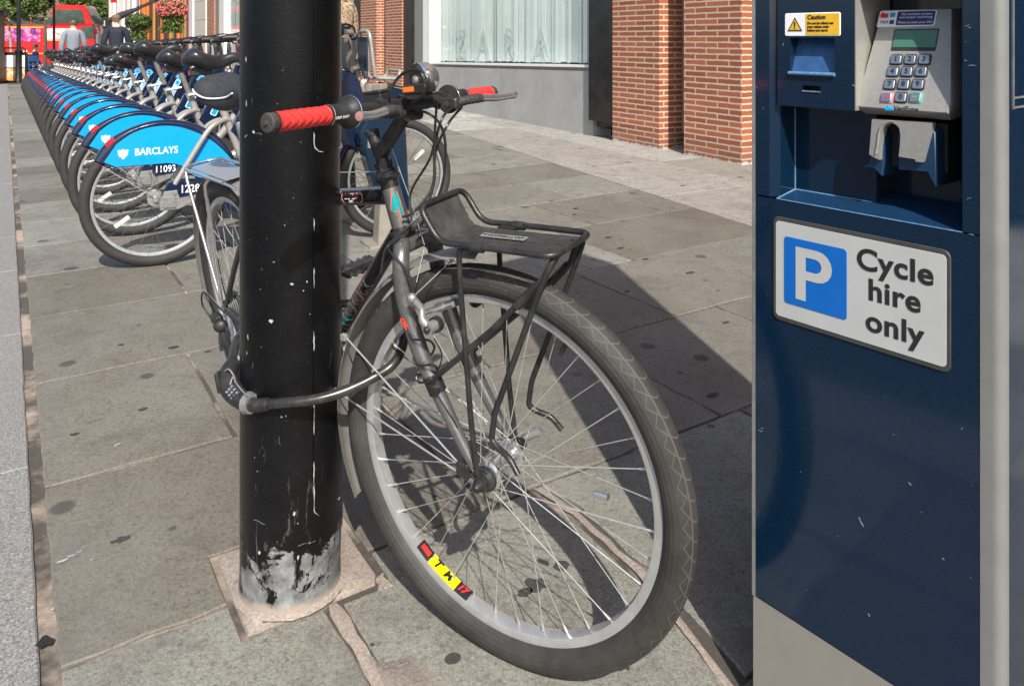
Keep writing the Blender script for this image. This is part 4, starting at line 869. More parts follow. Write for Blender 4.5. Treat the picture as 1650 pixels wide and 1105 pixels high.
# rear wheel
rw = MB(); rw.lathe(RH, FNm, [(-.066, 0), (-.066, .009), (-.05, .012), (-.045, .02), (-.041, .03), (-.038, .03), (-.034, .016), (.03, .016), (.034, .028), (.038, .028), (.06, .009), (.066, 0)], 24); rear_wheel = rw.build('rear_wheel', 'alloy', bike)
mb = MB(); tyre(mb, RH, FNm, .3095, .0245, 96, 20); mb.build('tyre', 'hire_tyre_rubber', rear_wheel, sharp=60)
mb = MB(); rim(mb, RH, FNm, .2865, .0125, 96); mb.build('rim', 'rim_metal', rear_wheel, sharp=25)
mb = MB(); spokes(mb, RH, FNm, .2625, 36, .026, .037, .001, 56, 5); mb.build('spokes', 'spoke_metal', rear_wheel)
DS = -1 if (FNm*-1).dot(V((0, 0, H))-RH) > (FNm).dot(V((0, 0, H))-RH) else 1     # drive side faces the camera
DS = 1 if FNm.dot(V((-.7, -.7, 0))) > 0 else -1
mb = MB()
for k in range(7):
    r_ = .022+.0032*k; z_ = DS*(.062-.0043*k); mb.lathe(RH, FNm, [(z_-.0009, .012), (z_-.0009, r_), (z_+.0009, r_), (z_+.0009, .012)], 26)
mb.build('sprockets', 'alloy', rear_wheel)
mb = MB(); dr = fl_(-.012, -.045, DS*.084); mb.ball(dr, .020, .014, .018, 12); mb.box(fl_(-.028, -.030, DS*.085), FH, FU, FNm, .020, .013, .012, .006); mb.box(fl_(.004, -.085, DS*.076), FH, FU, FNm, .012, .036, .004, .004)
mb.lathe(fl_(.0, -.062, DS*.074), FNm, [(-.004, 0), (-.004, .016), (.004, .016), (.004, 0)], 12); mb.lathe(fl_(.012, -.115, DS*.072), FNm, [(-.004, 0), (-.004, .016), (.004, .016), (.004, 0)], 12); mech = mb.build('rear_derailleur', 'black_plastic', bike)
mb = MB(); mb.tube(bez([fl_(.16, -.012, DS*.07), fl_(.03, .02, DS*.09), fl_(-.05, .045, DS*.10), fl_(-.085, .0, DS*.10), fl_(-.05, -.04, DS*.09)], 6), .0024, 7); mb.build('derailleur_cable', 'cable_rubber', mech)
mb = MB(); mb.lathe(fl_(BBX, BBU), FNm, [(DS*.046, .03), (DS*.046, .083), (DS*.049, .086), (DS*.052, .083), (DS*.052, .03)], 44, closed_prof=True); mb.lathe(fl_(BBX, BBU), FNm, [(DS*.056, .03), (DS*.056, .066), (DS*.060, .066), (DS*.060, .03)], 40, closed_prof=True)
cs_ = mb.build('crankset', 'alloy', bike)
mb = MB(); p = fl_(.42, -.105, DS*.05); mb.tube([fl_(BBX, BBU+.085, DS*.048), fl_(0, .042, DS*.048)], .003, 6); mb.tube([fl_(BBX, BBU-.085, DS*.048), fl_(.012, -.135, DS*.072)], .003, 6); mb.build('chain', 'black_metal', cs_)
def crank(sd_, ang):
    a = fl_(BBX, BBU, sd_*.068); d = FH*math.cos(ang)+FU*math.sin(ang); b = a+d*.17+FNm*sd_*.012; mb = MB(); mb.tube([a, a.lerp(b, .5), b], [.013, .0095, .011], 12); mb.tube([a-FNm*sd_*.02, a+FNm*sd_*.010], .014, 14); o = mb.build('crank_arm', 'alloy', cs_)
    mb = MB(); c_ = b+FNm*sd_*.055; ex, ey, ez = FH, FNm, FU
    mb.tube([b, b+FNm*sd_*.10], .007, 10)
    for s_ in (-1, 1):
        pts = [c_+ex*s_*.034+ey*(-.045+.09*k/10)+ez*(.003*(1 if k % 2 else -1)) for k in range(11)]; mb.tube(pts, .0045, 6)
    for s_ in (-1, 1): mb.tube([c_+ey*s_*.045-ex*.034, c_+ey*s_*.045+ex*.034], .005, 6)
    mb.box(c_, ex, ey, ez, .011, .04, .009, .003); q = mb.build('pedal', 'black_metal', cs_)
crank(-DS, R(97)); crank(DS, R(-83))
mb = MB(); sp0, sp1 = fl_(.207, .365), fl_(.165, .505); mb.tube([sp0, sp1], .0132, 16); mb.tube([sp0-(sp1-sp0)*.05, sp0+(sp1-sp0)*.06], .0175, 16); mb.build('seat_post', 'alloy', bike)
# saddle, with a fabric cover piped in white
def saddle(mb, c, F, S, U, L, W, Hh, deep=1.0):
    """returns the line round the flank so a piping can follow it"""
    n, m_ = 30, 24; vs = []; line = [[], []]
    for i in range(n+1):
        t = i/n; t2 = .5-.5*math.cos(math.pi*t); x = -L*.5+L*t2
        e = math.sqrt(max(0, 1-(2*t2-1)**2))**.55                       # rounds both ends off
        wv = W*.5*(1-.70*sstep(t2, .20, .70))*e
        mid = Hh*(.30*math.exp(-((t2-.17)/.17)**2)+.20*math.exp(-((t2-.85)/.16)**2)-.10)
        up_ = Hh*(.30+.16*math.exp(-((t2-.20)/.2)**2))*e; dn = Hh*(.62-.34*t2)*e*deep
        if t2 > .9: mid -= Hh*1.2*(t2-.9)
        for k in range(m_):
            a = 2*math.pi*k/m_; sx, sz = math.cos(a), math.sin(a)
            q = abs(sx)**.75*(1 if sx > 0 else -1); z = (abs(sz)**.9)*(up_ if sz > 0 else -dn); vs.append(c+F*x+S*wv*q+U*(mid+z))
        if t2 < .8:
            for j, sx in enumerate((1, -1)): line[j].append(c+F*(x-.0012*(t2 < .06))+S*(wv+.0020)*sx+U*(mid+.003))
    mb.add(vs, [(i*m_+k, i*m_+(k+1) % m_, (i+1)*m_+(k+1) % m_, (i+1)*m_+k) for i in range(n) for k in range(m_)]+[tuple(range(m_))[::-1], tuple(range(n*m_, n*m_+m_))])
    return line[0][::-1]+line[1]
SC = fl_(.128, .575); mb = MB(); ln = saddle(mb, SC, FH, FNm, FU, .26, .14, .080, 1.0); sd_o = mb.build('saddle', 'saddle_fabric', bike, sharp=60)
mb = MB(); mb.tube(bez(ln, 2), .0021, 6); mb.build('piping', 'white_print', sd_o)
# chromed rear carrier
mb = MB(); zr_ = .352
rk = lambda x, n_, u=zr_: fl_(x, u, n_)
mb.tube(bend([rk(.13, -.055, .36), rk(-.19, -.055), rk(-.22, -.03), rk(-.22, .03), rk(-.19, .055), rk(.13, .055, .36)], .02), .0048, 10)
for sg in (-1, 1):
    mb.tube(bend([rk(-.175, sg*.055), rk(-.165, sg*.06, .33), fl_(-.006, .012, sg*.072)], .02), .0048, 10); mb.tube(bend([rk(.01, sg*.052), rk(-.008, sg*.06, .335), fl_(.0, .012, sg*.074)], .02), .0048, 10)
    mb.tube([rk(.12, sg*.055, .36), fl_(.205, .33, sg*.02)], .004, 8)
rr_o = mb.build('rear_carrier', 'chrome', bike)
mb = MB(); mb.add([rk(-.18, -.04, zr_+.001), rk(.10, -.04, .358), rk(.10, .04, .358), rk(-.18, .04, zr_+.001), rk(-.18, -.04, zr_-.001), rk(.10, -.04, .356), rk(.10, .04, .356), rk(-.18, .04, zr_-.001)], [(0, 1, 2, 3), (4, 7, 6, 5), (0, 4, 5, 1), (1, 5, 6, 2), (2, 6, 7, 3), (3, 7, 4, 0)]); mb.build('carrier_plate', 'plate_metal', rr_o)
mb = MB(); guard(mb, RH, FH, FU, FNm, .346, R(60), R(200), .028, 40); rg_ = mb.build('rear_mudguard', 'mudguard_grey', bike)
mb = MB()
for sg in (-1, 1): mb.tube([fl_(-.33, -.05, sg*.027), fl_(-.008, -.008, sg*.07)], .0016, 6)
mb.build('mudguard_stay', 'spoke_metal', rg_)
# ---------------------------------------------------------------- combination cable lock round post and bicycle
lock = thing('cable_lock', 'black combination cable lock looped round the post and through the front wheel', 'bicycle lock', (-.36, 1.36, .38))
def rp(deg, z, d): a = R(deg); return V((PX+(PR+d)*math.cos(a), PY+(PR+d)*math.sin(a), z))
lk = at(385, 628, 1.44)
cabpts = [at(432, 651, 1.368), at(470, 648, 1.352), at(510, 643, 1.352), at(555, 630, 1.365), at(600, 609, 1.385), at(632, 588, 1.40), at(648, 560, 1.43), at(650, 530, 1.48), at(640, 500, 1.56), at(600, 490, 1.66), at(540, 490, 1.70), at(470, 500, 1.70), at(410, 520, 1.64), at(384, 545, 1.56), at(375, 575, 1.50), at(372, 590, 1.47)]
mb = MB(); cp = bez(cabpts, 8); mb.tube(cp, .0088, 16)
for k in range(8, 46, 2): mb.tube([cp[k], cp[k]+(cp[k+1]-cp[k])*.25], .00925, 16)
cbl = mb.build('armoured_cable', 'lock_cable', lock)
mb = MB(); a_, b_ = at(372, 590, 1.47), at(432, 651, 1.368); m1, m2 = at(368, 612, 1.445), at(392, 645, 1.395)
body = bez([at(375, 585, 1.475), at(367, 606, 1.45), at(374, 628, 1.425), at(396, 648, 1.392), at(418, 653, 1.372)], 6); n = len(body)
mb.tube(body, [.011+.0085*math.sin(math.pi*min(1, (i+1)/(n*.9)))for i in range(n)], 20); mb.tube([at(415, 653, 1.374), at(431, 651, 1.367), at(434, 651, 1.366)], [.0118, .0112, .0100], 18); mb.box(at(353, 615, 1.43), V((1, 0, .2)).normalized(), V((0, 1, 0)), V((-.2, 0, 1)).normalized(), .004, .009, .018, .003); mb.build('lock_body', 'black_plastic', lock)
mb = MB(); e1 = at(396, 648, 1.392); d1 = (at(418, 653, 1.372)-at(396, 648, 1.392)).normalized()
mb.tube([e1+d1*.002, e1+d1*.006, e1+d1*.018], [.0150, .0192, .0168], 22); mb.tube(bez([at(362, 598, 1.437), at(369, 595, 1.43), at(377, 606, 1.42), at(381, 618, 1.405), at(398, 638, 1.374)], 5), .0016, 7); mb.tube(bez([at(377, 606, 1.42), at(373, 612, 1.415), at(371, 620, 1.41)], 5), .0016, 7); mb.build('silver_trim', 'alloy', lock)
mb = MB(); kc = at(378, 634, 1.400); kx = V((.75, -.35, -.62)).normalized(); ky = (V((.6, .1, .75))-kx*V((.6, .1, .75)).dot(kx)).normalized(); kz = kx.cross(ky); kz = kz if kz.y < 0 else -kz
mb.box(kc+kz*.001, kx, ky, kz, .016, .011, .003, .002); keyb = mb.build('keypad', 'black_metal', lock)
mb = MB()
for i in range(4):
    for j in range(3): mb.box(kc+kz*.005+kx*(-.0115+.0075*i)+ky*(-.0065+.0065*j), kx, ky, kz, .0021, .0019, .0013, .0006)
o = mb.build('keys', 'key_steel', keyb); o['kind'] = 'stuff'
# ---------------------------------------------------------------- hire bicycles in their docks
R0 = V((-1.634, 3.56, 0)); HD = V((.8855, .465, 0)); STEP = .72
ang0 = math.atan2(HD.y, HD.x); X, Y, Z = V((1, 0, 0)), V((0, 1, 0)), V((0, 0, 1))
def P3(x, z, y=0): return V((x, y, z))
def build_hire():
    b = thing('hire_bicycle', 'first', 'bicycle', (0, 0, 0), local=True)
    Rw = .31; out = {}
    for nm, x in (('rear_wheel', 0), ('front_wheel', 1.155)):
        c = P3(x, Rw); mb = MB(); rr = .034
        mb.lathe(c, Y, [(-.05, 0), (-.05, .012), (-.036, .014), (-.034, rr), (-.030, rr), (-.028, .022), (.028, .022), (.030, rr), (.034, rr), (.036, .014), (.05, .012), (.05, 0)], 20); w_ = mb.build(nm, 'alloy', b)
        mb = MB(); tyre(mb, c, Y, .2845, .0255, 72, 14); mb.build('tyre', 'hire_tyre_rubber', w_, sharp=60)
        mb = MB(); rim(mb, c, Y, .2640, .0118, 64, .0155); mb.build('rim', 'rim_metal', w_, sharp=25)
        mb = MB(); spokes(mb, c, Y, .249, 32, rr-.005, .031, .0011, 50, 4); mb.build('spokes', 'black_metal' if 0 else 'dark_spoke', w_)
        mb = MB(); a = R(215) if x == 0 else R(40); d = V((math.cos(a), 0, math.sin(a))); mb.box(c+d*.165-Y*.006, d, V((-d.z, 0, d.x)), Y, .036, .010, .005, .004); mb.build('spoke_reflector', 'clear_plastic', w_)
    # rear mudguard with its side panels
    arc = [(-.243, .503), (-.219, .546), (-.169, .596), (-.083, .639), (.005, .660), (.095, .657), (.188, .628), (.262, .580), (.315, .515), (.352, .45)]
    arcb = [V((p.x, 0, p.y)) for p in [V((q.x, q.z)) for q in bez([P3(*a) for a in arc], 5)]]
    mb = MB(); vs = []; n = len(arcb)
    for i, p in enumerate(arcb):
        t = (arcb[min(i+1, n-1)]-arcb[max(i-1, 0)]).normalized(); nn = V((-t.z, 0, t.x))
        for y, d in ((-.037, -.030), (-.037, -.008), (-.030, .000), (-.016, .003), (0, .0040), (.016, .003), (.030, .000), (.037, -.008), (.037, -.030), (.034, -.030), (.034, -.012), (0, .001), (-.034, -.012), (-.034, -.030)): vs.append(p+nn*d+Y*y)
    m_ = 14; mb.add(vs, [(i*m_+k, i*m_+(k+1) % m_, (i+1)*m_+(k+1) % m_, (i+1)*m_+k) for i in range(n-1) for k in range(m_)]+[tuple(range(m_))[::-1], tuple(range((n-1)*m_, n*m_))])
    mg_ = mb.build('rear_mudguard', 'hire_navy', b, sharp=50)
    pan = [(-.207, .493), (-.16, .468), (-.10, .469), (-.02, .470), (.050, .470), (.085, .464), (.112, .452), (.135, .432), (.160, .405), (.188, .392), (.26, .385), (.345, .40)]+[(q.x, q.z) for q in bez([P3(.342, .442), P3(.303, .497), P3(.248, .553), P3(.187, .595), P3(.096, .633), P3(.005, .640), P3(-.086, .618), P3(-.159, .568)], 4)]
    for sg in (-1, 1):
        mb = MB(); big = [(x+(x-.06)*.045, z+(z-.5)*.085) for x, z in pan]; mb.prism([P3(x, z, sg*.0375) for x, z in big], Y*sg, -.001, .0022, .001); mb.build('panel_edge', 'hire_navy', mg_)
        mb = MB(); mb.prism([P3(x, z, sg*.0398) for x, z in pan], Y*sg, -.001, .002, .0008); so_ = mb.build('side_panel', 'hire_cyan', mg_)
        if sg < 0:
            mb = MB(); text(mb, 'BARCLAYS', V((.004, -.0419, .528)), X, Z, .044, .0008, bold=.0006, sx=.86); mb.build('panel_lettering', 'white_print', so_)
            E_ = [(0, -.030), (.010, -.022), (.014, -.010), (.024, -.014), (.020, -.004), (.030, .002), (.024, .010), (.032, .020), (.024, .026), (.014, .024), (.010, .014), (.006, .016), (.008, .024), (.004, .029), (-.004, .029), (-.010, .024), (-.005, .021), (-.006, .015), (-.012, .022), (-.022, .026), (-.031, .020), (-.024, .010), (-.030, .002), (-.020, -.004), (-.024, -.014), (-.012, -.012), (-.009, -.022)]
            mb = MB(); mb.prism([P3(-.132+x*.72, .523+z*.78, -.0416) for x, z in E_], -Y, -.0006, .0009); mb.build('eagle_badge', 'white_print', so_)
    i0 = 6; mb = MB(); vs = []
    for i in range(7, 11):
        p = arcb[i]; t = (arcb[i+1]-arcb[i-1]).normalized(); nn = V((-t.z, 0, t.x)); vs += [p-nn*.002-Y*.0385, p-nn*.014-Y*.0392, p+nn*.0045-Y*.028]
    mb.add(vs, [f for i in range(3) for f in ((3*i, 3*i+1, 3*i+4, 3*i+3), (3*i, 3*i+3, 3*i+5, 3*i+2))]); mb.build('red_reflector', 'reflector_red', mg_)
    mb = MB()
    for sg in (-1, 1): mb.tube([P3(-.215, .475, sg*.042), P3(-.01, .325, sg*.052)], .003, 6)
    mb.build('mudguard_stay', 'alloy', mg_)
    # frame
    mb = MB()
    for sg in (-1, 1): mb.tube(bez([P3(.078, .375, sg*.062), P3(.135, .47, sg*.062), P3(.206, .588, sg*.060), P3(.245, .632, sg*.050), P3(.295, .652, sg*.022), P3(.325, .650, sg*.004)], 6), .0125, 12)
    mb.tube([P3(.285, .725), P3(.45, .27)], .0185, 16); mb.tube([P3(.276, .752), P3(.289, .715)], .021, 16)
    mb.tube(bez([P3(.40, .36), P3(.55, .27), P3(.72, .33), P3(.88, .55), P3(.95, .74)], 7), [.030]*22+[.032]*7, 16)
    mb.tube([P3(.985, .62), P3(.905, .88)], .024, 16); mb.tube([P3(.45, .27, -.05), P3(.45, .27, .05)], .03, 16)
    fr_ = mb.build('frame', 'hire_silver', b)
    mb = MB(); mb.prism([P3(.052, .385, -.07), P3(.098, .392, -.07), P3(.165, .380, -.07), P3(.36, .36, -.07), P3(.40, .25, -.07), P3(.36, .215, -.07), P3(.18, .285, -.07), P3(.03, .30, -.07), P3(.02, .33, -.07)], Y, -.0, .016, .004); cc_ = mb.build('chain_case', 'hire_navy', b)
    mb = MB(); mb.prism([P3(.018, .262, -.084), P3(.010, .300, -.084), P3(.034, .348, -.084), P3(.088, .350, -.084), P3(.098, .306, -.084), P3(.19, .325, -.084), P3(.30, .30, -.084), P3(.30, .283, -.084), P3(.17, .296, -.084), P3(.095, .262, -.084)], Y, 0, .030, .005); mb.box(P3(.055, .300, -.088), X, Z, Y, .026, .024, .004, .004); mb.tube([P3(.075, .338, -.086), P3(.075, .338, -.090)], .007, 12); mb.build('rear_end_cover', 'alloy', cc_)
    for sd_, a in ((-1, R(-60)), (1, R(120))):
        mb = MB(); c0 = P3(.45, .27, sd_*.075); d = V((math.cos(a), 0, math.sin(a))); mb.tube([c0, c0+d*.16], [.014, .010], 10); cr_ = mb.build('crank', 'alloy', b); mb = MB(); mb.box(c0+d*.16+Y*sd_*.05, X, Y, Z, .045, .042, .011, .004); mb.build('pedal', 'black_plastic', cr_)
    # navy head panel with its sticker, and the front fork
    mb = MB(); q = [P3(.30, .82), P3(.365, .865), P3(.41, .80), P3(.33, .60), P3(.24, .60)]
    hp = [(.56, .60), (.60, .72), (.70, .80), (.80, .80), (.79, .68), (.72, .52), (.64, .45), (.57, .48)]
    sp_ = MB(); sp_.prism([P3(.375, .545, -.028), P3(.420, .56, -.028), P3(.53, .80, -.028), P3(.515, .855, -.028), P3(.455, .865, -.028), P3(.325, .60, -.028)], Y, 0, .056, .008); sk = sp_.build('seat_shield', 'hire_navy', b)
    d1 = V((.13, 0, .27)).normalized(); d2 = V((-d1.z, 0, d1.x))
    mb = MB(); c0 = P3(.432, .70, -.0285)
    def rr_(c, a, e, ha_, he, r, y): return [c+a*(sx*(ha_-r)+r*math.cos(R(t)))+e*(sz*(he-r)+r*math.sin(R(t)))+Y*y for sx, sz, t0 in ((1, 1, 0), (-1, 1, 90), (-1, -1, 180), (1, -1, 270)) for t in (t0, t0+30, t0+60, t0+90)]
    mb.prism(rr_(c0, d1, d2, .085, .017, .008, 0), -Y, -.001, .0015); st_ = mb.build('sponsor_sticker', 'white_print', sk)
    mb = MB(); mb.prism(rr_(c0, d1, d2, .081, .013, .006, -.0016), -Y, -.001, .001); mb.build('sticker_field', 'hire_cyan', st_)
    mb = MB(); text(mb, 'BARCLAYS', c0-Y*.0028, d1, d2, .022, .0004, bold=.0006); mb.build('sticker_lettering', 'white_print', st_)
    mb = MB(); cr_ = c0+d1*.112+Y*0; mb.lathe(cr_, -Y, [(.0005, .014), (.002, .014), (.002, .027), (.0005, .027)], 24, closed_prof=True); mb.box(cr_-Y*.002, d1*0+X, Z, Y, .032, .0055, .0012); mb.build('roundel', 'sticker_blue', st_)
    mb = MB(); mb.prism([P3(1.02, .60, -.05), P3(.93, .86, -.05), P3(.86, .88, -.05), P3(.78, .62, -.05), P3(.86, .50, -.05), P3(.98, .46, -.05)], Y, 0, .10, .012); mb.build('head_shield', 'hire_navy', b)
    mb = MB()
    for sg in (-1, 1): mb.tube(bez([P3(.985, .64, sg*.03), P3(1.01, .59, sg*.055), P3(1.07, .47, sg*.058), P3(1.155, .31, sg*.056)], 5), .0125, 10)
    mb.tube([P3(.985, .64, -.035), P3(.985, .64, .035)], .02, 12); mb.build('fork', 'hire_silver', b)
    mb = MB(); guard(mb, P3(1.155, Rw), X, Z, Y, .322, R(112), R(168), .032, 14, dome=.012); mb.build('front_mudguard', 'hire_navy', b)
    # handlebar
    mb = MB()
    for sg in (-1, 1): mb.tube(bez([P3(.925, .86, sg*.016), P3(.915, .93, sg*.05), P3(.895, 1.01, sg*.13), P3(.865, 1.058, sg*.20), P3(.82, 1.070, sg*.245), P3(.74, 1.066, sg*.275)], 6), .0135, 12)
    mb.tube([P3(.945, .82), P3(.915, .92)], .021, 14); hbar = mb.build('handlebar', 'hire_silver', b)
    for sg in (-1, 1):
        mb = MB(); g0, g1 = P3(.795, 1.069, sg*.258), P3(.66, 1.062, sg*.300); mb.tube([g0, g0.lerp(g1, .04), g0.lerp(g1, .05), g0.lerp(g1, .95), g0.lerp(g1, .96), g1], [.021, .022, .019, .0195, .022, .019], 16); gr = mb.build('grip', 'black_plastic', hbar)
        mb = MB(); dd = (g1-g0).normalized(); mb.tube([g1, g1+dd*.004], .010, 12); mb.build('grip_plug', 'alloy', gr)
        mb = MB(); mb.tube(bez([P3(.875, 1.04, sg*.20), P3(.86, 1.09, sg*.235), P3(.80, 1.105, sg*.275), P3(.71, 1.085, sg*.32)], 5), .005, 8); mb.tube([P3(.875, 1.045, sg*.19), P3(.86, 1.058, sg*.215)], .02, 12); mb.build('brake_lever', 'black_plastic', hbar)
    mb = MB(); mb.ball(P3(.84, 1.095, -.17), .026, .026, .018, 14); mb.tube([P3(.84, 1.06, -.17), P3(.84, 1.09, -.17)], .006, 8); mb.build('bell', 'black_plastic', hbar)
    mb = MB(); mb.prism([P3(.895, 1.035, -.075), P3(.86, 1.045, -.075), P3(.875, .90, -.075), P3(.905, .86, -.075), P3(.945, .885, -.075)], Y, 0, .15, .02); mb.build('front_cover', 'hire_cover', b)
    # open front carrier of bent tube, upright back
    mb = MB(); rr = .0095
    mb.tube(bend([P3(1.01, .845, -.10), P3(.985, 1.075, -.085), P3(.985, 1.075, .085), P3(1.01, .845, .10)], .045, 8), rr, 10)
    mb.tube(bend([P3(1.005, .90, -.10), P3(1.01, .835, -.10), P3(1.13, .83, -.10), P3(1.15, .87, -.09), P3(1.15, .87, .09), P3(1.13, .83, .10), P3(1.01, .835, .10), P3(1.005, .90, .10)], .03), rr, 10)
    mb.tube(bend([P3(.99, .86, -.045), P3(.99, 1.03, -.04), P3(.99, 1.03, .04), P3(.99, .86, .045)], .025), rr*.85, 10)
    mb.tube(bend([P3(.99, .87, -.045), P3(.995, .838, -.05), P3(1.13, .832, -.05), P3(1.13, .832, .05), P3(.995, .838, .05), P3(.99, .87, .045)], .025), rr*.85, 10)
    for sg in (-1, 1): mb.tube(bend([P3(1.0, .832, sg*.02), P3(.965, .80, sg*.02), P3(1.00, .66, sg*.02)], .02), .011, 8)
    ca_ = mb.build('front_carrier', 'hire_silver', b)
    mb = MB(); mb.box(P3(1.05, .836), X, Y, Z, .05, .06, .0025, .0); mb.build('carrier_plate', 'plate_metal', ca_); mb = MB(); mb.prism([P3(.975, .87, -.09), P3(.975, 1.045, -.08), P3(.975, 1.045, .08), P3(.975, .87, .09)], X, -.004, .003, .001); mb.build('carrier_back', 'hire_navy', ca_)
    # saddle on its post (the height of these differs from bicycle to bicycle)
    mb = MB(); mb.tube([P3(.283, .73), P3(.215, .91)], .0145, 14); po = mb.build('seat_post', 'hire_cover', b)
    mb = MB(); mb.tube([P3(.283, .733, -.04), P3(.283, .733, .035)], .009, 10); mb.tube(bend([P3(.27, .737, -.042), P3(.285, .742, -.046), P3(.36, .755, -.046)], .008), [.008]*8, 8); mb.build('clamp_lever', 'alloy', b)
    mb = MB(); saddle(mb, P3(.25, .938), X, Y, Z, .28, .19, .095); s_ = mb.build('saddle', 'saddle_vinyl', b, sharp=60)
    mb = MB(); mb.box(P3(.20, .885), X, Y, Z, .045, .022, .016, .006); mb.box(P3(.168, .878), X, Y, Z, .022, .022, .014, .006); mb.build('saddle_clamp', 'black_plastic', s_); mb = MB(); mb.box(P3(.144, .878), X, Y, Z, .003, .018, .013, .002); mb.build('rear_lamp', 'reflector_red', s_)
    for o in [b]+list(b.children): pass
    return b
mat('dark_spoke', (.12, .12, .12), .4, .5, .2, 60, 0); mat('clear_plastic', (.5, .5, .48), .2, 0, .1, 40, .05, coat=.3); mat('hire_cover', (.16, .15, .135), .5, .1, .12, 40, .1, dirt=.1); mat('sticker_blue', (.10, .36, .62), .35, 0, .04, 30, 0)
proto = build_hire()
def hire_number(root, s_):
    cc = [c for c in root.children if c.name.startswith('chain_case')][0]
    mb = MB(); text(mb, s_, V((.152, -.0712, .350)), X+Z*-.0, Z, .050, .0008, bold=.0006, sx=.85); o = mb.build('number', 'white_print', cc)
words = ['first', 'second', 'third', 'fourth', 'fifth', 'sixth', 'seventh', 'eighth', 'ninth', 'tenth', 'eleventh', 'twelfth', 'thirteenth', 'fourteenth', 'fifteenth', 'sixteenth', 'seventeenth', 'eighteenth', 'nineteenth', 'twentieth', 'twenty-first', 'twenty-second']
rng = random.Random(11); NB = 22; bikes = []
for i in range(NB):
    b = proto if i == 0 else copy_tree(proto)
    p = R0+K*STEP*i; b.location = gxy(p.x, p.y, .0); b.rotation_euler = (R(rng.uniform(-.8, .8)) if i else 0, 0, ang0+(R(rng.uniform(-1.6, 1.6)) if i else 0)); bikes.append(b)
    b['group'] = 'hire bicycles docked in a row'
    b['label'] = {0: 'nearest docked hire bicycle, cyan mudguard panel in full view, number 12283 on its chain case', 1: 'second docked hire bicycle from the near end, number 11093 on its chain case'}.get(i, words[i]+' docked hire bicycle from the near end, blue mudguard panel overlapped by the nearer ones')
    dz = 0 if i == 1 else rng.choice((-.05, -.02, .0, .03, .055, .07)) if i > 1 else .0
    if i == 2: dz = .055
    for c in b.children:
        if c.name.startswith('saddle'): c.location = (-dz*.4, 0, dz)
        if c.name.startswith('seat_post'): c.scale = (1, 1, 1); c.location = (-dz*.4*.8, 0, dz*.8)
hire_number(bikes[0], '12283'); hire_number(bikes[1], '11093')
# docking posts, one beside each front wheel
def build_dock():
    d = thing('docking_post', 'x', 'docking post', (0, 0, 0), local=True)
    mb = MB(); mb.prism([P3(-.075, -.03, -.045), P3(.085, -.03, -.045), P3(.065, .30, -.045), P3(-.055, .30, -.045)], Y, 0, .09, .004); mb.box(P3(.005, .004), X, Y, Z, .13, .085, .006, .003); mb.build('pedestal', 'taupe_steel', d)
    mb = MB(); mb.prism([P3(.095, .165, -.055), P3(.062, .775, -.055), P3(-.045, .80, -.055), P3(-.17, .56, -.055), P3(-.085, .26, -.055)], Y, 0, .11, .012); h = mb.build('head_casing', 'totem_blue', d)
    mb = MB(); mb.prism([P3(-.045, .806, -.045), P3(.06, .782, -.045), P3(.06, .79, -.045), P3(-.04, .815, -.045)], Y, 0, .09, .002); mb.build('top_cap', 'black_plastic', h)
    mb = MB(); c = P3(.015, .36, -.0556); mb.lathe(c, -Y, [(0, 0), (.0016, 0), (.0016, .019), (0, .019)], 20); mb.lathe(c, -Y, [(.0018, .010), (.0026, .010), (.0026, .016), (.0018, .016)], 20, closed_prof=True); e = mb.build('roundel_sticker', 'white_print', h)
    mb = MB(); mb.lathe(c-Y*.0018, -Y, [(.0012, .009), (.002, .009), (.002, .0155), (.0012, .0155)], 20, closed_prof=True); mb.box(c-Y*.0035, X, Z, Y, .019, .004, .0006); mb.build('roundel', 'sticker_blue', e)
    mb = MB(); mb.box(P3(-.10, .52, -.0), X, Y, Z, .03, .062, .03, .006); mb.build('lock_slot', 'alloy', d)
    return d
dk = build_dock()
for i in range(NB):
    d = dk if i == 0 else copy_tree(dk)
    p = R0+K*STEP*i+HD*1.075-V((-HD.y, HD.x, 0))*.125; d.location = gxy(p.x, p.y); d.rotation_euler = (0, 0, ang0); d['group'] = 'navy docking posts'
    d['label'] = 'navy docking post beside the front wheel of the '+('nearest' if i == 0 else words[i])+' hire bicycle'
# ---------------------------------------------------------------- the cycle-hire payment totem
mat('totem_edge', (.10, .22, .38), .35, 0, .3, 120, .1, dirt=.5); mat('flap_plastic', (.03, .09, .22), .25, 0, .2, 60, .05, dirt=.2)
mat('key_red', (.55, .22, .25), .5, 0, .05, 40, 0); mat('key_green', (.08, .42, .30), .5, 0, .05, 40, 0); mat('olive_print', (.25, .28, .05), .5, 0, .05, 40, 0)
ML, ME, MNn = V((.374, 1.21, 0)), V((.625, -.7807, 0)).normalized(), V((.7807, .625, 0)).normalized()
def mc(a, z, w=0): return ML+ME*a+MNn*w+V((0, 0, z))
tot_ = thing('hire_payment_terminal', 'tall navy cycle hire payment totem with card reader, keypad and parking sign', 'payment terminal', tuple(mc(.16, 0, .2)))
tot_['_o'] = tuple(mc(.16, 0, .2))
def mb_box(mb, a0, a1, z0, z1, w0, w1, bev=0):
    mb.box(mc((a0+a1)/2, (z0+z1)/2, (w0+w1)/2), ME, Z, MNn, (a1-a0)/2, (z1-z0)/2, (w1-w0)/2, 0)
def mb_plate(mb, a0, a1, z0, z1, w0, th, r=.003, bev=.0006):
    pts = []
    for sx, sz, t0 in ((1, 1, 0), (0, 1, 90), (0, 0, 180), (1, 0, 270)):
        for k in range(5): t = R(t0+22.5*k); pts.append(mc((a1-r if sx else a0+r)+r*math.cos(t), (z1-r if sz else z0+r)+r*math.sin(t), w0))
    mb.prism(pts, -MNn, 0, th, bev)
HT = 2.2
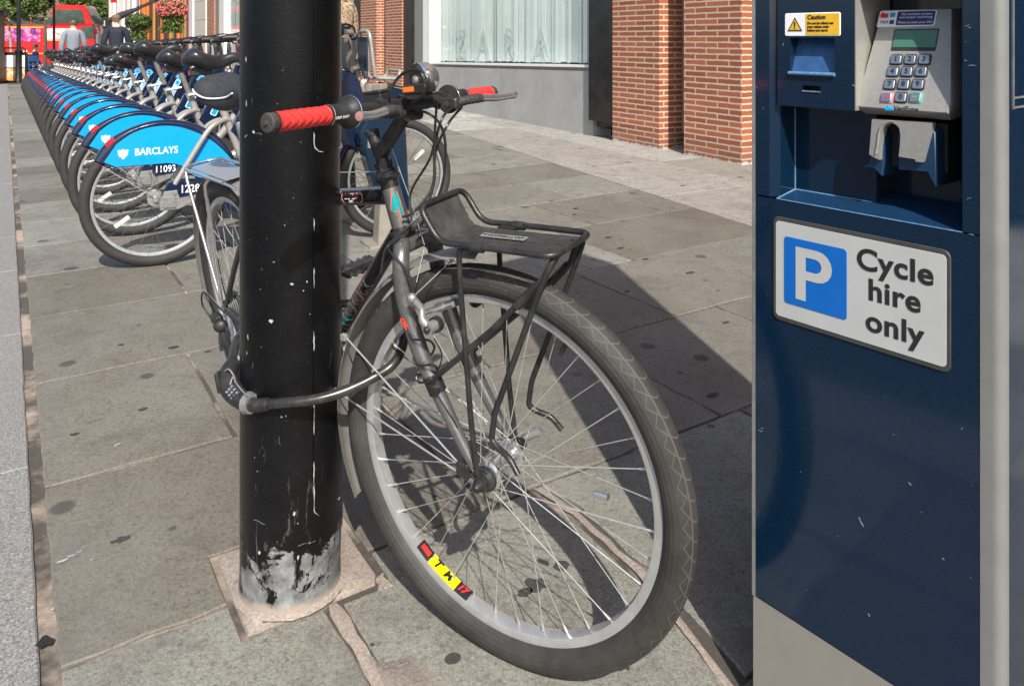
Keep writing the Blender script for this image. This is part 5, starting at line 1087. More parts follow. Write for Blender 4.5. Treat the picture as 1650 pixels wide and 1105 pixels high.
mb = MB(); mb_box(mb, .0002, .3235, .01, .172, .002, .458); mb.build('base_plinth', 'totem_grey', tot_)
mb = MB(); mb_box(mb, .006, .3235, .176, .7945, 0, .03); mb.build('front_panel', 'totem_blue', tot_)
mb = MB(); mb_box(mb, .001, .3495, .174, HT, .105, .457); core = mb.build('cabinet', 'totem_blue', tot_)
mb = MB(); mb_box(mb, .0, .0052, .174, HT, -.001, .06); mb.build('edge_trim', 'alloy', tot_)
mb = MB(); mb.prism([mc(.0, HT+.001, -.004), mc(.36, HT+.001, -.004), mc(.36, HT+.001, .46), mc(.0, HT+.001, .46)], Z, 0, .03, .006); mb.build('roof_cap', 'totem_silver', tot_)
# stiles either side of the opening, hood above, module on the left
mb = MB(); mb.prism([mc(.0056, .797, 0), mc(.030, .797, 0), mc(.0425, .797, .010), mc(.0425, .797, .05), mc(.0056, .797, .05)], Z, 0, HT-.797); mb.build('left_stile', 'totem_blue', tot_)
mb = MB(); mb.prism([mc(.3235, .7965, 0), mc(.3035, .7965, 0), mc(.2925, .7965, .022), mc(.2925, .7965, .10), mc(.3235, .7965, .10)], Z, 0, HT-.7965); mb.build('right_stile', 'totem_blue', tot_)
mb = MB(); mb.prism([mc(.164, 1.118, 0), mc(.164, 1.14, 0), mc(.164, HT, 0), mc(.164, HT, .10), mc(.164, 1.135, .10)], ME, 0, .139, 0); mb.build('hood', 'totem_blue', tot_)
mb = MB(); mb_box(mb, .0428, .1640, .937, 1.0385-.0, .001, .049)
mod = MB()
def quad_frame(mb, a0, a1, z0, z1, b0, b1, c0, c1, w0, w1):
    """panel a x z with a rectangular hole b x c"""
    for p in ((a0, a1, z0, c0), (a0, a1, c1, z1), (a0, b0, c0, c1), (b1, a1, c0, c1)): mb_box(mb, p[0], p[1], p[2], p[3], w0, w1)
quad_frame(mod, .0430, .1636, .9785, 1.16, .0645, .1345, .9855, 1.0385, .001, .049)
quad_frame(mod, .0430, .1636, .9370, .9783, .0845, .1125, .9605, .9690, .001, .049)
mb_box(mod, .0430, .1636, 1.1605, HT, .001, .049); modo = mod.build('ticket_module', 'totem_blue', tot_)
mb = MB(); mb.add([mc(.0645, .988, .006), mc(.1345, .988, .006), mc(.1345, 1.0385, .024), mc(.0645, 1.0385, .024), mc(.0645, .988, .03), mc(.1345, .988, .03), mc(.1345, 1.0385, .03), mc(.0645, 1.0385, .03)], [(0, 1, 2, 3), (4, 7, 6, 5), (0, 4, 5, 1), (3, 2, 6, 7), (0, 3, 7, 4), (1, 5, 6, 2)]); mb.build('receipt_flap', 'flap_plastic', modo)
mb = MB(); mb.tube([mc(.0635, .9865, -.0015), mc(.1355, .9865, -.0015)], .0028, 10); mb.tube([mc(.0845, .9605, .000), mc(.1125, .9605, .000)], .0011, 8); mb.build('flap_lip', 'totem_edge', modo)
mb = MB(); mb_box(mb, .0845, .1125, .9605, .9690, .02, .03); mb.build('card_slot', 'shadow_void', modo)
mb = MB(); mb_box(mb, .1638, .1655, .9375, 1.135, .0015, .10); mb.build('module_cheek', 'terminal_grey', modo)
# recess
mb = MB(); mb.add([mc(.0428, .7955, .0), mc(.3030, .7955, .0), mc(.0428, .804, .05), mc(.3030, .812, .104), mc(.1636, .804, .05), mc(.1636, .812, .104)], [(0, 1, 3, 5, 4, 2)]); mb.add([mc(.0428, .78, .001), mc(.3030, .78, .001), mc(.0428, .7953, .001), mc(.3030, .7953, .001)], [(0, 1, 3, 2)]); mb.build('recess_ledge', 'totem_blue_worn', tot_)
mb = MB(); mb_box(mb, .0428, .1700, .79, .9369, .0505, .104); mb.build('recess_back', 'totem_blue', tot_)
mb = MB(); mb.tube([mc(.0428, .7957, .0), mc(.3035, .7957, .0)], .0009, 6); mb.tube([mc(.043, .804, .0495), mc(.165, .804, .0495)], .0012, 6); mb.tube([mc(.0432, .804, .0495), mc(.0432, .93, .0495)], .001, 6); mb.tube([mc(.0428, .7957, .0), mc(.0432, .804, .0495)], .0012, 6); mb.build('worn_edge', 'totem_edge', tot_)
# PIN terminal: front leans back towards its top
TZ0, TW0, TSL = .94, .009, .36
TP = mc(.22, TZ0, TW0); tey = (Z+MNn*TSL).normalized(); tez = tey.cross(ME); tez = tez if tez.dot(MNn) < 0 else -tez
def tp(x, y, d=0):
    r_ = V(((x-CX)/FPX, 1, -(y-HY)/FPX)); O = V((0, 0, H)); t = (TP-O).dot(tez)/r_.dot(tez); return O+r_*t+tez*d
def tloc(a, z, d=0): return mc(a, z, TW0+TSL*(z-TZ0))+tez*d
front = [(.1600, .9415), (.2835, .9415), (.2855, .955), (.2690, 1.078), (.1755, 1.078)]
mb = MB(); n = len(front); F_ = [tloc(a, z) for a, z in front]; Bk = [mc(a, z, .103) for a, z in front]; F2 = [tloc(a+(.222-a)*.02, z+(1.0-z)*.02, .0022) for a, z in front]
und = [mc(.166, .932, .028), mc(.279, .932, .028)]
mb.add(F2+F_+Bk, [tuple(range(n))]+[(i, (i+1) % n, n+(i+1) % n, n+i) for i in range(n)]+[(n+i, n+(i+1) % n, 2*n+(i+1) % n, 2*n+i) for i in range(1, n)]); mb.add([F_[0], F_[1], und[1], und[0], Bk[1], Bk[0]], [(0, 1, 2, 3), (3, 2, 4, 5), (0, 3, 5), (1, 4, 2)])
term = mb.build('keypad_housing', 'terminal_grey', tot_, sharp=30)
def tplate(pts, th, m_, name, par, r=.002, d0=.0022, bev=.0005):
    c = sum(pts, V())/len(pts); o = []
    for i, p in enumerate(pts):
        a = (pts[i-1]-p); b = (pts[(i+1) % len(pts)]-p); a = p+a.normalized()*r; b = p+b.normalized()*r
        for k in range(5): t = k/4; o.append(a*(1-t)**2+p*2*t*(1-t)+b*t*t)
    mb = MB(); mb.prism(o, tez, d0, d0+th, bev); return mb.build(name, m_, par)
lab = tplate([tp(1413.5, 45.5), tp(1507, 43), tp(1512, 17.5), tp(1420, 19)], .0006, 'white_print', 'card_label', term, .003)
tplate([tp(1444.5, 42.5), tp(1505, 41.5), tp(1509.5, 19), tp(1448.5, 20.5)], .0004, 'deep_blue_print', 'label_field', lab, .002, .0029)
mb = MB(); lx_ = (tp(1509, 19)-tp(1448, 20.5)).normalized()
text(mb, 'This terminal contains', tp(1479, 24.5, .0036), ME, tey, .0047, .0002); text(mb, 'anti-tamper technology', tp(1478, 29.5, .0036), ME, tey, .0047, .0002); text(mb, 'Please protect your PIN', tp(1476, 37.8, .0036), ME, tey, .0047, .0002); mb.build('label_lettering', 'white_print', lab)
mb = MB(); mb.lathe(tp(1424.5, 26, .0029), tez, [(0, 0), (.0004, 0), (.0004, .0034), (0, .0034)], 14); mb.box(tp(1427, 27, .0030), ME, tey, tez, .0052, .0032, .0002); mb.build('card_mark_red', 'red_print', lab)
mb = MB(); mb.box(tp(1440, 26, .0030), ME, tey, tez, .0036, .0032, .0003); mb.build('card_mark_blue', 'hire_cyan', lab)
mb = MB(); text(mb, 'VISA', tp(1426, 37.5, .0030), ME, tey, .0062, .0002, bold=.0001, shear=.2); mb.box(tp(1438.5, 37.3, .0030), ME, tey, tez, .003, .003, .0002); mb.build('card_mark_lettering', 'deep_blue_print', lab)
tplate([tp(1436.5, 83), tp(1508.5, 83.5), tp(1515, 47.5), tp(1442.5, 48.5)], .0007, 'black_plastic', 'display_frame', term, .0015)
tplate([tp(1439.5, 78), tp(1508.5, 78.5), tp(1513.5, 49.5), tp(1444.5, 50.5)], .0005, 'lcd_green', 'display', term, .001, .0029)
rows_ = [(97, (1446, 1468.5, 1491.5)), (116.5, (1440.5, 1463, 1486)), (137, (1435.5, 1458, 1481)), (158, (1430.5, 1453.5, 1477))]
lab_ = ['123', '456', '789', 'x0o']
for (y, xs), ls in zip(rows_, lab_):
    for x, ch in zip(xs, ls):
        c = tp(x, y+.6, .0022); mb = MB(); mb.box(c, ME, tey, tez, .0084, .0079, .0012, .0030); kb = mb.build('key_surround', {'x': 'key_red', 'o': 'key_green'}.get(ch, 'black_print'), term)
        mb = MB(); mb.box(c+tez*.0012, ME, tey, tez, .0068, .0063, .0022, .0022); kk = mb.build('key', 'key_steel', kb)
        mb = MB(); lt = {'x': 'CNL', 'o': 'ENT'}.get(ch, ch); text(mb, lt, c+tez*.0036, ME, tey, .0100 if len(lt) == 1 else .0042, .0002, bold=.0003 if len(lt) == 1 else .0001)
        for p_ in (): pass
        mb.build('key_legend', {'x': 'red_print', 'o': 'olive_print'}.get(ch, 'black_print'), kb)
mb = MB(); text(mb, 'VeriFone', tp(1460.5, 176.5, .0024), ME, tey, .0088, .0002, bold=.0002, shear=.1); mb.build('maker_lettering', 'black_print', term)
mb = MB(); mb.prism([tp(1427.5, 178.5), tp(1441.5, 179), tp(1441, 176), tp(1437, 174), tp(1434, 174.5), tp(1432, 170.5), tp(1430, 171), tp(1430, 173.5), tp(1427.5, 175)], tez, .0022, .0028); mb.build('maker_mark', 'hire_cyan', term)
# card reader: grey shield with a finger slot, on a blue carrier
def wp_(x, y, w_): # point on the plane w = w_
    r_ = V(((x-CX)/FPX, 1, -(y-HY)/FPX)); O = V((0, 0, H)); q = mc(0, 0, w_); t = (q-O).dot(MNn)/r_.dot(MNn); return O+r_*t
for side in (0, 1):
    o_ = [(1402, 236), (1399, 262), (1391, 266), (1392, 271), (1408, 273), (1421, 284), (1424, 262), (1424, 214), (1405, 205)] if side == 0 else [(1446, 214), (1447, 274), (1494, 279), (1510, 301), (1508, 214), (1498, 205)]
    mb = MB(); mb.prism([wp_(x, y, .020) for x, y in o_], MNn, 0, .08, .002); rd = mb.build('reader_bracket', 'totem_blue_worn', tot_)
sh = [(1405, 192.5), (1500, 198.5), (1499, 214), (1486, 262), (1475, 260.5), (1475, 257), (1448, 252.5), (1450, 236), (1451, 219), (1449, 207), (1444, 201), (1437, 198.5), (1429, 200.5), (1423, 206), (1420, 216), (1418, 236), (1417, 258), (1409, 254), (1400.5, 249)]
L1 = [wp_(x, y, .012) for x, y in sh]; top = [wp_(x, y, .006) for x, y in sh]
mb = MB(); n = len(sh)
for off in (0, .014):
    bm = bmesh.new(); vf = [bm.verts.new(p+MNn*off) for p in L1]; e = [bm.edges.new((vf[i], vf[(i+1) % n])) for i in range(n)]; bmesh.ops.triangle_fill(bm, edges=e, use_beauty=False); bm.verts.index_update(); mb.add([v.co for v in bm.verts], [[v.index for v in f.verts] for f in bm.faces]); bm.free()
mb.add([p for p in L1]+[p+MNn*.014 for p in L1], [(i, (i+1) % n, n+(i+1) % n, n+i) for i in range(n)])
rdo = mb.build('card_reader', 'terminal_grey', tot_, sharp=30)
mb = MB(); mb.tube(bez([wp_(x, y, .0115) for x, y in [(1411, 248), (1414, 232), (1416, 215), (1421, 203), (1431, 196.5), (1441, 196.5)]], 4), .0014, 6); mb.build('reader_rib', 'terminal_grey', rdo)
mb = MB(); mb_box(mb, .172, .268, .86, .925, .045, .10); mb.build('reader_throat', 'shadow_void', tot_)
# caution label
mb = MB(); mb_plate(mb, .0562, .1438, 1.0412, 1.0752, .001, .0012, .003); cl_ = mb.build('caution_label', 'white_print', tot_)
mb = MB(); mb_plate(mb, .0905, .1422, 1.0428, 1.0737, -.0001, .0006, .0015, .0002); mb.build('label_field', 'amber_print', cl_)
mb = MB(); text(mb, 'Caution', mc(.0935, 1.0685, -.0009), ME, Z, .0088, .0003, 'LEFT', bold=.00025); 
for k, s_ in enumerate(('Do not let others see', 'your release code', 'before you use it')): text(mb, s_, mc(.0935, 1.0600-.0052*k, -.0009), ME, Z, .0049, .0003, 'LEFT', bold=.00022, sx=.93)
mb.build('label_lettering', 'black_print', cl_)
mb = MB(); mb.prism([mc(.0610, 1.0485, -.0003), mc(.0850, 1.0485, -.0003), mc(.0730, 1.0690, -.0003)], -MNn, 0, .0004); tr_ = mb.build('warning_triangle', 'black_print', cl_)
mb = MB(); mb.prism([mc(.0640, 1.0502, -.0007), mc(.0820, 1.0502, -.0007), mc(.0730, 1.0655, -.0007)], -MNn, 0, .0004); mb.build('triangle_field', 'amber_print', tr_)
mb = MB(); mb.prism([mc(.0722, 1.0545, -.0011), mc(.0738, 1.0545, -.0011), mc(.0743, 1.0620, -.0011), mc(.0717, 1.0620, -.0011)], -MNn, 0, .0003); mb.box(mc(.0730, 1.0525, -.0012), ME, Z, MNn, .0009, .0009, .0002); mb.build('exclamation_mark', 'black_print', tr_)
# the parking sign
mb = MB(); mb_plate(mb, .0378, .2908, .6145, .7700, -.0002, .0022, .010, .0008); ps_ = mb.build('parking_sign', 'sign_border', tot_)
mb = MB(); mb_plate(mb, .0428, .2858, .6210, .7635, -.0024, .0008, .006, .0003); mb.build('sign_face', 'sign_grey', ps_)
mb = MB(); mb_plate(mb, .0575, .1548, .6440, .7430, -.0032, .0008, .005, .0003); mb.build('blue_square', 'sign_blue', ps_)
mb = MB(); P0 = [(.0767, .6545), (.0767, .7315), (.108, .7315)]
for k in range(9): t = R(90-22.5*k); P0.append((.111+.0225*math.cos(t), .7085+.023*math.sin(t)))
P0 += [(.0930, .6855), (.0930, .6545)]; hole = [(.0930, .6985), (.0930, .7185), (.108, .7185)]+[(.108+.0095*math.cos(R(90-30*k)), .7085+.0100*math.sin(R(90-30*k))) for k in range(1, 7)]
bm = bmesh.new(); o1 = [bm.verts.new(mc(a, z, -.0046)) for a, z in P0]; h1 = [bm.verts.new(mc(a, z, -.0046)) for a, z in hole]
e = [bm.edges.new((o1[i], o1[(i+1) % len(o1)])) for i in range(len(o1))]+[bm.edges.new((h1[i], h1[(i+1) % len(h1)])) for i in range(len(h1))]
bmesh.ops.triangle_fill(bm, edges=e, use_beauty=True); bm.verts.index_update(); mb.add([v.co for v in bm.verts], [[v.index for v in f.verts] for f in bm.faces]); bm.free(); mb.build('letter_p', 'sign_grey', ps_)
mb = MB()
for s_, a, z, k_ in (('Cycle', .2198, .7215, 1.05), ('hire', .2198, .6822, 1.03), ('only', .2198, .6398, 1.05)): text(mb, s_, mc(a, z, -.0034), ME, Z, .0405, .0005, bold=.0010, sx=k_, spacing=1.06, va='BOTTOM_BASELINE', res=12)
mb.build('sign_lettering', 'black_print', ps_)
# rounded silver corner and the next face
mb = MB(); cpts = [(.3240, -.001)]+[(.3375+.0125*math.sin(R(t)), .0115-.0125*math.cos(R(t))) for t in range(0, 91, 10)]+[(.350, .016), (.3240, .016)]
mb.prism([mc(a, .01, w_) for a, w_ in cpts], Z, 0, HT-.012); mb.build('corner_post', 'totem_silver', tot_)
mb = MB(); mb_box(mb, .326, .3493, .174, HT-.001, .0165, .104); mb.build('side_panel', 'totem_blue', tot_)
mb = MB(); 
for p_, q_ in ((wp_(0, 0, 0), 0),): pass
def sp__(w_, z): return mc(.3500, z, w_)
mb.box(sp__(.075, .965), MNn, Z, ME, .045, .0012, .0008); mb.box(sp__(.075, .953), MNn, Z, ME, .045, .0012, .0008); mb.box(sp__(.0305, 1.02), MNn, Z, ME, .0009, .069, .0008); mb.build('side_trim', 'alloy', tot_)

rng = random.Random(8); mb = MB()
def scratch(x, y, ang, L, r_=.00022):
    c = wp_(x, y, -.0002); d = ME*math.cos(ang)+Z*math.sin(ang); n = 5; mb.tube([c+d*L*(k/n-.5)+Z*L*.06*math.sin(k) for k in range(n+1)], [r_*(.4 if k in (0, n) else rng.uniform(.6, 1.4)) for k in range(n+1)], 4)
for x, y, a, L in [(1558, 42, .5, .006), (1562, 45, .1, .004), (1556, 98, -.2, .003), (1566, 106, .15, .011), (1556, 68, 0, .001), (1561, 320, .7, .006), (1565, 378, .1, .007), (1225, 694, .2, .008), (1228, 690, .1, .004), (1386, 838, -1.0, .008), (1390, 845, -.9, .005), (1466, 779, -.5, .004), (1485, 825, 0, .001), (1300, 950, .7, .002), (1350, 864, 0, .001), (1564, 930, .2, .001), (1230, 175, 1.2, .004), (1262, 72, 1.2, .006), (1375, 138, -.3, .004), (1520, 900, -.3, .003), (1440, 700, .2, .002), (1290, 760, .5, .002), (1550, 690, 1.1, .005), (1400, 990, -.8, .004)]: scratch(x, y, a, L)
o_ = mb.build('scratches', 'sign_grey', tot_); o_['kind'] = 'stuff'
m = N('advert'); n1 = m.noise(1.7, 5, .7, None, 1.5); m.col(m.ramp(n1, [(.34, (.02, .01, .03)), (.44, (.16, .03, .22)), (.52, (.62, .04, .22)), (.60, (.75, .28, .45))])); m.rg(.4)
m = N('advert_pale'); n1 = m.noise(2.6, 5, .7, None, 2); m.col(m.ramp(n1, [(.36, (.06, .02, .05)), (.45, (.72, .45, .45)), (.6, (.85, .70, .68))])); m.rg(.4)
m = N('bus_glass'); n1 = m.noise(1.3, 4); m.col(m.ramp(n1, [(.35, (.015, .03, .028)), (.7, (.06, .10, .095))])); m.rg(.08)
m = N('food_photo'); n1 = m.noise(6, 4, .6, None, 1); m.col(m.ramp(n1, [(.35, (.55, .12, .03)), (.5, (.85, .45, .18)), (.65, (.85, .75, .6))])); m.rg(.3)
mat('bus_maroon', (.16, .02, .035), .5, 0, .2, 5, 0)
# ---------------------------------------------------------------- people (continuous skinned bodies)
def skin_body(name, nodes, edges, mtl, parent, subd=2, root=0):
    me = bpy.data.meshes.new(name); me.from_pydata([n[0] for n in nodes], edges, []); ob = bpy.data.objects.new(name, me); C.objects.link(ob)
    sk = ob.modifiers.new('s', 'SKIN'); ss = ob.modifiers.new('u', 'SUBSURF'); ss.levels = subd; ss.render_levels = subd
    for i, n in enumerate(nodes):
        r = n[1]; me.skin_vertices[0].data[i].radius = r if isinstance(r, tuple) else (r, r); me.skin_vertices[0].data[i].use_root = (i == root)
    dg = bpy.context.evaluated_depsgraph_get(); m2 = bpy.data.meshes.new_from_object(ob.evaluated_get(dg)); bpy.data.objects.remove(ob); bpy.data.meshes.remove(me)
    m2.polygons.foreach_set('use_smooth', [True]*len(m2.polygons)); m2.materials.clear(); m2.materials.append(MT[mtl]); o = bpy.data.objects.new(name, m2); C.objects.link(o)
    if parent: o.parent = parent
    return o
def person(loc, rotz, hgt, top, legs_m, hair, label, bald=False, seated=False, stride=.16, group=None, arm=0.0, lean=0.0):
    """faces local +Y; body is one surface, clothes and hair are its children"""
    t = thing('person', label, 'person', tuple(loc), group, local=True, rotz=rotz); k = hgt/1.75; t.scale = (k, k, k)
    hz = .92 if not seated else .50
    def q(x, y, z): return (x, y+lean*max(0, z-hz), z)
    N_ = []; E_ = []
    def add(p, r): N_.append((q(*p), r)); return len(N_)-1
    pel = add((0, 0, hz), (.13, .10)); wst = add((0, .0, hz+.17), (.125, .09)); ch = add((0, 0, hz+.38), (.155, .105)); nk0 = add((0, -.01, hz+.53), (.075, .065)); nk = add((0, 0, hz+.60), (.052, .052)); hd = add((0, .015, hz+.70), (.072, .088)); hd2 = add((0, .01, hz+.79), (.062, .075))
    E_ += [(pel, wst), (wst, ch), (ch, nk0), (nk0, nk), (nk, hd), (hd, hd2)]
    hands = []
    for s_ in (-1, 1):
        sh = add((s_*.175, 0, hz+.49), .058); f = s_*stride*.6; el = add((s_*(.235+arm*.02), -.02+f*.4+arm*.05, hz+.23), .044); wr = add((s_*(.235-arm*.08), .06+f+arm*.22, hz+.01+arm*.22), .030); ha = add((s_*(.232-arm*.09), .085+f+arm*.25, hz-.06+arm*.25), (.022, .036)); E_ += [(nk0, sh), (sh, el), (el, wr), (wr, ha)]; hands.append((ha, s_))
        for j in range(4):
            a = add((s_*(.226-arm*.09), .062+f+.018*j+arm*.25, hz-.115+arm*.25-(.008 if j in (1, 2) else 0)), .0085); b = add((s_*(.214-arm*.09), .066+f+.017*j+arm*.25, hz-.150+arm*.25-(.008 if j in (1, 2) else 0)), .0075); E_ += [(ha, a), (a, b)]
        a = add((s_*(.222-arm*.09), .118+f+arm*.25, hz-.07+arm*.25), .010); b = add((s_*(.214-arm*.09), .128+f+arm*.25, hz-.105+arm*.25), .008); E_ += [(ha, a), (a, b)]
        hp = add((s_*.095, 0, hz-.06), .09)
        if seated: kn = add((s_*.11, .42, hz), .062); an = add((s_*.11, .40, .09), .042)
        else: kn = add((s_*.10, .03+s_*stride*.5, .50), .060); an = add((s_*.10, -.02+s_*stride, .09), .040)
        ft = add((s_*.115, (an and N_[an][0][1])+.15, .035), (.036, .028)); E_ += [(pel, hp), (hp, kn), (kn, an), (an, ft)]
    body = skin_body('body', N_, E_, 'skin', t)
    # face: eyes, nose, mouth, ears
    hc = V(q(0, .012, hz+.735)); mb = MB(); mb.prism([hc+V((-.012, .080, -.03)), hc+V((.012, .080, -.03)), hc+V((0, .084, .015))], Y, 0, .02, .003)
    for s_ in (-1, 1): mb.ball(hc+V((s_*.078, -.005, -.01)), .008, .017, .028, 8)
    mb.build('nose_and_ears', 'skin', body); mb = MB()
    for s_ in (-1, 1): mb.ball(hc+V((s_*.028, .078, .008)), .010, .006, .006, 8)
    mb.ball(hc+V((0, .079, -.055)), .022, .006, .005, 8); mb.build('eyes_and_mouth', 'hair_brown', body)
    # clothes are loose shells over the same skeleton
    def shell(name, idx, mtl, grow):
        mp = {o: i for i, o in enumerate(idx)}; nn = [(N_[o][0], tuple(x+grow for x in (N_[o][1] if isinstance(N_[o][1], tuple) else (N_[o][1],)*2))) for o in idx]; ee = [(mp[a], mp[b]) for a, b in E_ if a in mp and b in mp]; return skin_body(name, nn, ee, mtl, t)
    per = (len(N_)-7)//2; up_i = [pel, wst, ch, nk0]; lo_i = [pel]
    for h in range(2):
        b = 7+h*per; up_i += [b, b+1, b+2]; lo_i += [b+per-4, b+per-3, b+per-2]
    shell('jacket', up_i, top, .020); shell('trousers', lo_i, legs_m, .014)
    mb = MB(); mb.tube([q(0, -.012, hz+.565), q(0, -.006, hz+.605)], [.068, .060], 16); mb.build('collar', 'cloth_white' if top != 'leopard_cloth' else top, t)
    for h in (0, 1):
        an = N_[7+h*per+per-2][0]; mb = MB(); mb.ball(V((an[0], an[1]+.07, .04)), .045, .135, .045, 12); mb.build('shoe', 'cloth_dark', t)
    mb = MB()
    if bald: mb.lathe(hc+V((0, -.012, .01)), Z, [(-.065, .070), (-.03, .082), (.0, .083), (.022, .078)], 20, a0=-118, a1=118)
    else: mb.ball(hc+V((0, -.018, .022)), .084, .092, .088, 16); mb.ball(hc+V((0, -.045, -.03)), .072, .05, .06, 12)
    mb.build('hair', hair, t); return t
def on_ground(x, y): return gxy(x, y)
pA = at(118, 40, 18.2); pB = at(187, 40, 17.0)
person(on_ground(pA.x, pA.y), R(28), 1.78, 'cloth_grey', 'cloth_dark', 'hair_grey', 'bald man in a light grey suit jacket walking away beyond the hire bicycles', bald=True)
person(on_ground(pB.x, pB.y), R(20), 1.80, 'cloth_navy', 'cloth_dark', 'hair_brown', 'man in a dark navy suit with brown hair walking away beyond the hire bicycles', lean=.10, arm=.3)
pC = at(57, 62, 27); person(on_ground(pC.x, pC.y), R(-70), 1.7, 'cloth_purple', 'cloth_dark', 'hair_grey', 'seated person in a purple top on a wooden chair in front of the red bus', seated=True, arm=.4, stride=0)
pD = at(548, 60, 8.2); person(on_ground(pD.x, pD.y), R(60), 1.72, 'leopard_cloth', 'cloth_white', 'hair_brown', 'pedestrian in a leopard print top and white trousers half hidden behind the black post')
# chair under the seated person, a second blue one beside it
def chair(x, y, rz, m_, label):
    c = thing('chair', label, 'chair', tuple(on_ground(x, y)), 'cafe chairs by the road', local=True, rotz=rz)
    mb = MB(); mb.box((0, 0, .45), X, Y, Z, .21, .21, .015, .01); mb.build('seat', m_, c); mb = MB(); mb.box((0, -.22, .80), X, Y, Z, .21, .012, .09, .008); mb.box((0, -.22, .60), X, Y, Z, .21, .010, .03, .006); mb.build('backrest', m_, c)
    for sx in (-1, 1):
        for sy in (-1, 1): mb = MB(); mb.tube([(sx*.19, sy*.19, .45), (sx*.21, sy*.22, 0)], .016, 8); mb.build('leg', m_, c)
        mb = MB(); mb.tube([(sx*.19, -.2, .44), (sx*.20, -.225, .90)], .015, 8); mb.build('back_post', m_, c)
chair(pC.x, pC.y, R(-70), 'wood', 'pale wooden chair that the person in purple sits on'); q = at(63, 62, 25.5); chair(q.x, q.y, R(-100), 'blue_plastic', 'blue chair beside the wooden chair at the end of the bicycle row')
# ---------------------------------------------------------------- the open-top bus
def bus():
    o = on_ground(*at(95, 60, 50)[:2]); t = thing('sightseeing_bus', 'red open-top double-decker bus with purple and pink advert crossing the end of the street', 'bus', tuple(o), local=True, rotz=R(14))
    # local: length on x (front at +x), width on y, camera side -y
    L0, L1, W_ = -6.6, 2.35, 1.2
    mb = MB(); prof = [(L0, .35), (L1, .35), (L1+.10, .8), (L1+.02, 2.0), (L1-.10, 2.75), (L0, 2.75)]; mb.prism([V((x, -W_, z)) for x, z in prof], Y, 0, 2*W_, .04); mb.build('body', 'bus_red', t)
    mb = MB(); mb.prism([V((x, -W_-.002, z)) for x, z in [(L1+.0, 2.752), (L1-.55, 4.02), (L1-2.35, 4.06), (L1-2.55, 2.752)]], Y, 0, 2*W_+.004, .05); cab = mb.build('front_cabin', 'bus_red', t)
    mb = MB(); mb.prism([V((x, -W_-.03, z)) for x, z in [(L1-.68, 3.72), (L1-2.20, 3.76), (L1-2.30, 2.86), (L1-.50, 2.86)]], Y, 0, .05, .01); mb.build('upper_window', 'bus_glass', cab)
    mb = MB(); mb.add([V((L1+.03, y, 2.84)) for y in (-1.1, 1.1)]+[V((L1-.46, y, 3.86)) for y in (1.1, -1.1)]+[V((L1-.03, y, 2.80)) for y in (-1.1, 1.1)]+[V((L1-.52, y, 3.86)) for y in (1.1, -1.1)], [(0, 1, 2, 3), (4, 7, 6, 5), (0, 4, 5, 1), (1, 5, 6, 2), (2, 6, 7, 3), (3, 7, 4, 0)]); mb.build('upper_windscreen', 'bus_glass', cab)
    mb = MB(); mb.box((L1+.075, 0, 1.6), Y, Z, X, 1.08, .62, .03, .02); mb.build('windscreen', 'bus_glass', t)
    mb = MB(); mb.box((L1-.35, -W_-.004, 2.30), X, Z, Y, .33, .38, .02, .02); mb.build('side_window', 'bus_glass', t)
    for x in [L0+.3+1.3*k for k in range(5)]: 
        mb = MB(); mb.box((x+.5, -W_-.0, 3.02), X, Z, Y, .6, .24, .015, .01); mb.build('deck_screen', 'bus_glass', t); mb = MB(); mb.box((x+1.15, -W_+.03, 2.95), X, Z, Y, .05, .20, .03, .005); mb.build('deck_post', 'bus_red', t)
    mb = MB(); mb.box((L0+3.1, -W_-.012, 2.62), X, Z, Y, 3.1, .035, .012, .004); mb.box((L0+3.1, -W_-.012, .98), X, Z, Y, 3.1, .03, .012, .004); mb.build('gold_border', 'bus_gold', t)
    mb = MB(); mb.box((L1-4.6, -W_-.010, 2.15), X, Z, Y, 1.55, .42, .010, .004); ad = mb.build('advert_panel', 'advert', t)
    mb = MB(); mb.box((L1-2.0, -W_-.010, 2.2), X, Z, Y, .70, .36, .010, .004); mb.build('advert_photo', 'advert_pale', t)
    for x0 in (L1-2.75, L1-1.28): mb = MB(); mb.box((x0, -W_-.014, 2.19 if x0 > L1-2 else 1.5), X, Z, Y, .03, .40 if x0 > L1-2 else .7, .012, .004); mb.build('gold_border', 'bus_gold', t)
    mb = MB(); mb.box((L1-2.0, -W_-.016, 1.80), X, Z, Y, .75, .03, .010, .004); mb.build('gold_border', 'bus_gold', t)
    for x in (L1-1.4, L0+1.8):
        mb = MB(); mb.lathe((x, -W_-.02, .5), Y, [(0, 0), (0, .5), (.06, .5), (.28, .5), (.28, 0)], 28); w_ = mb.build('wheel', 'rubber', t); mb = MB(); mb.lathe((x, -W_-.03, .5), Y, [(0, 0), (.0, .28), (.04, .3)], 20); mb.build('hub_cap', 'alloy', w_)
    return t
bus_o = bus()
mb = MB(); bp = bus_o.matrix_world
rz_ = Matrix.Rotation(R(14), 4, 'Z'); pp = V(bus_o.location)+rz_@V((1.1, -.5, 2.62))
t_ = person(pp, R(-60), 1.5, 'cloth_white', 'cloth_dark', 'hair_brown', 'passenger in a white shirt on the upper deck of the red bus', seated=True, stride=0)
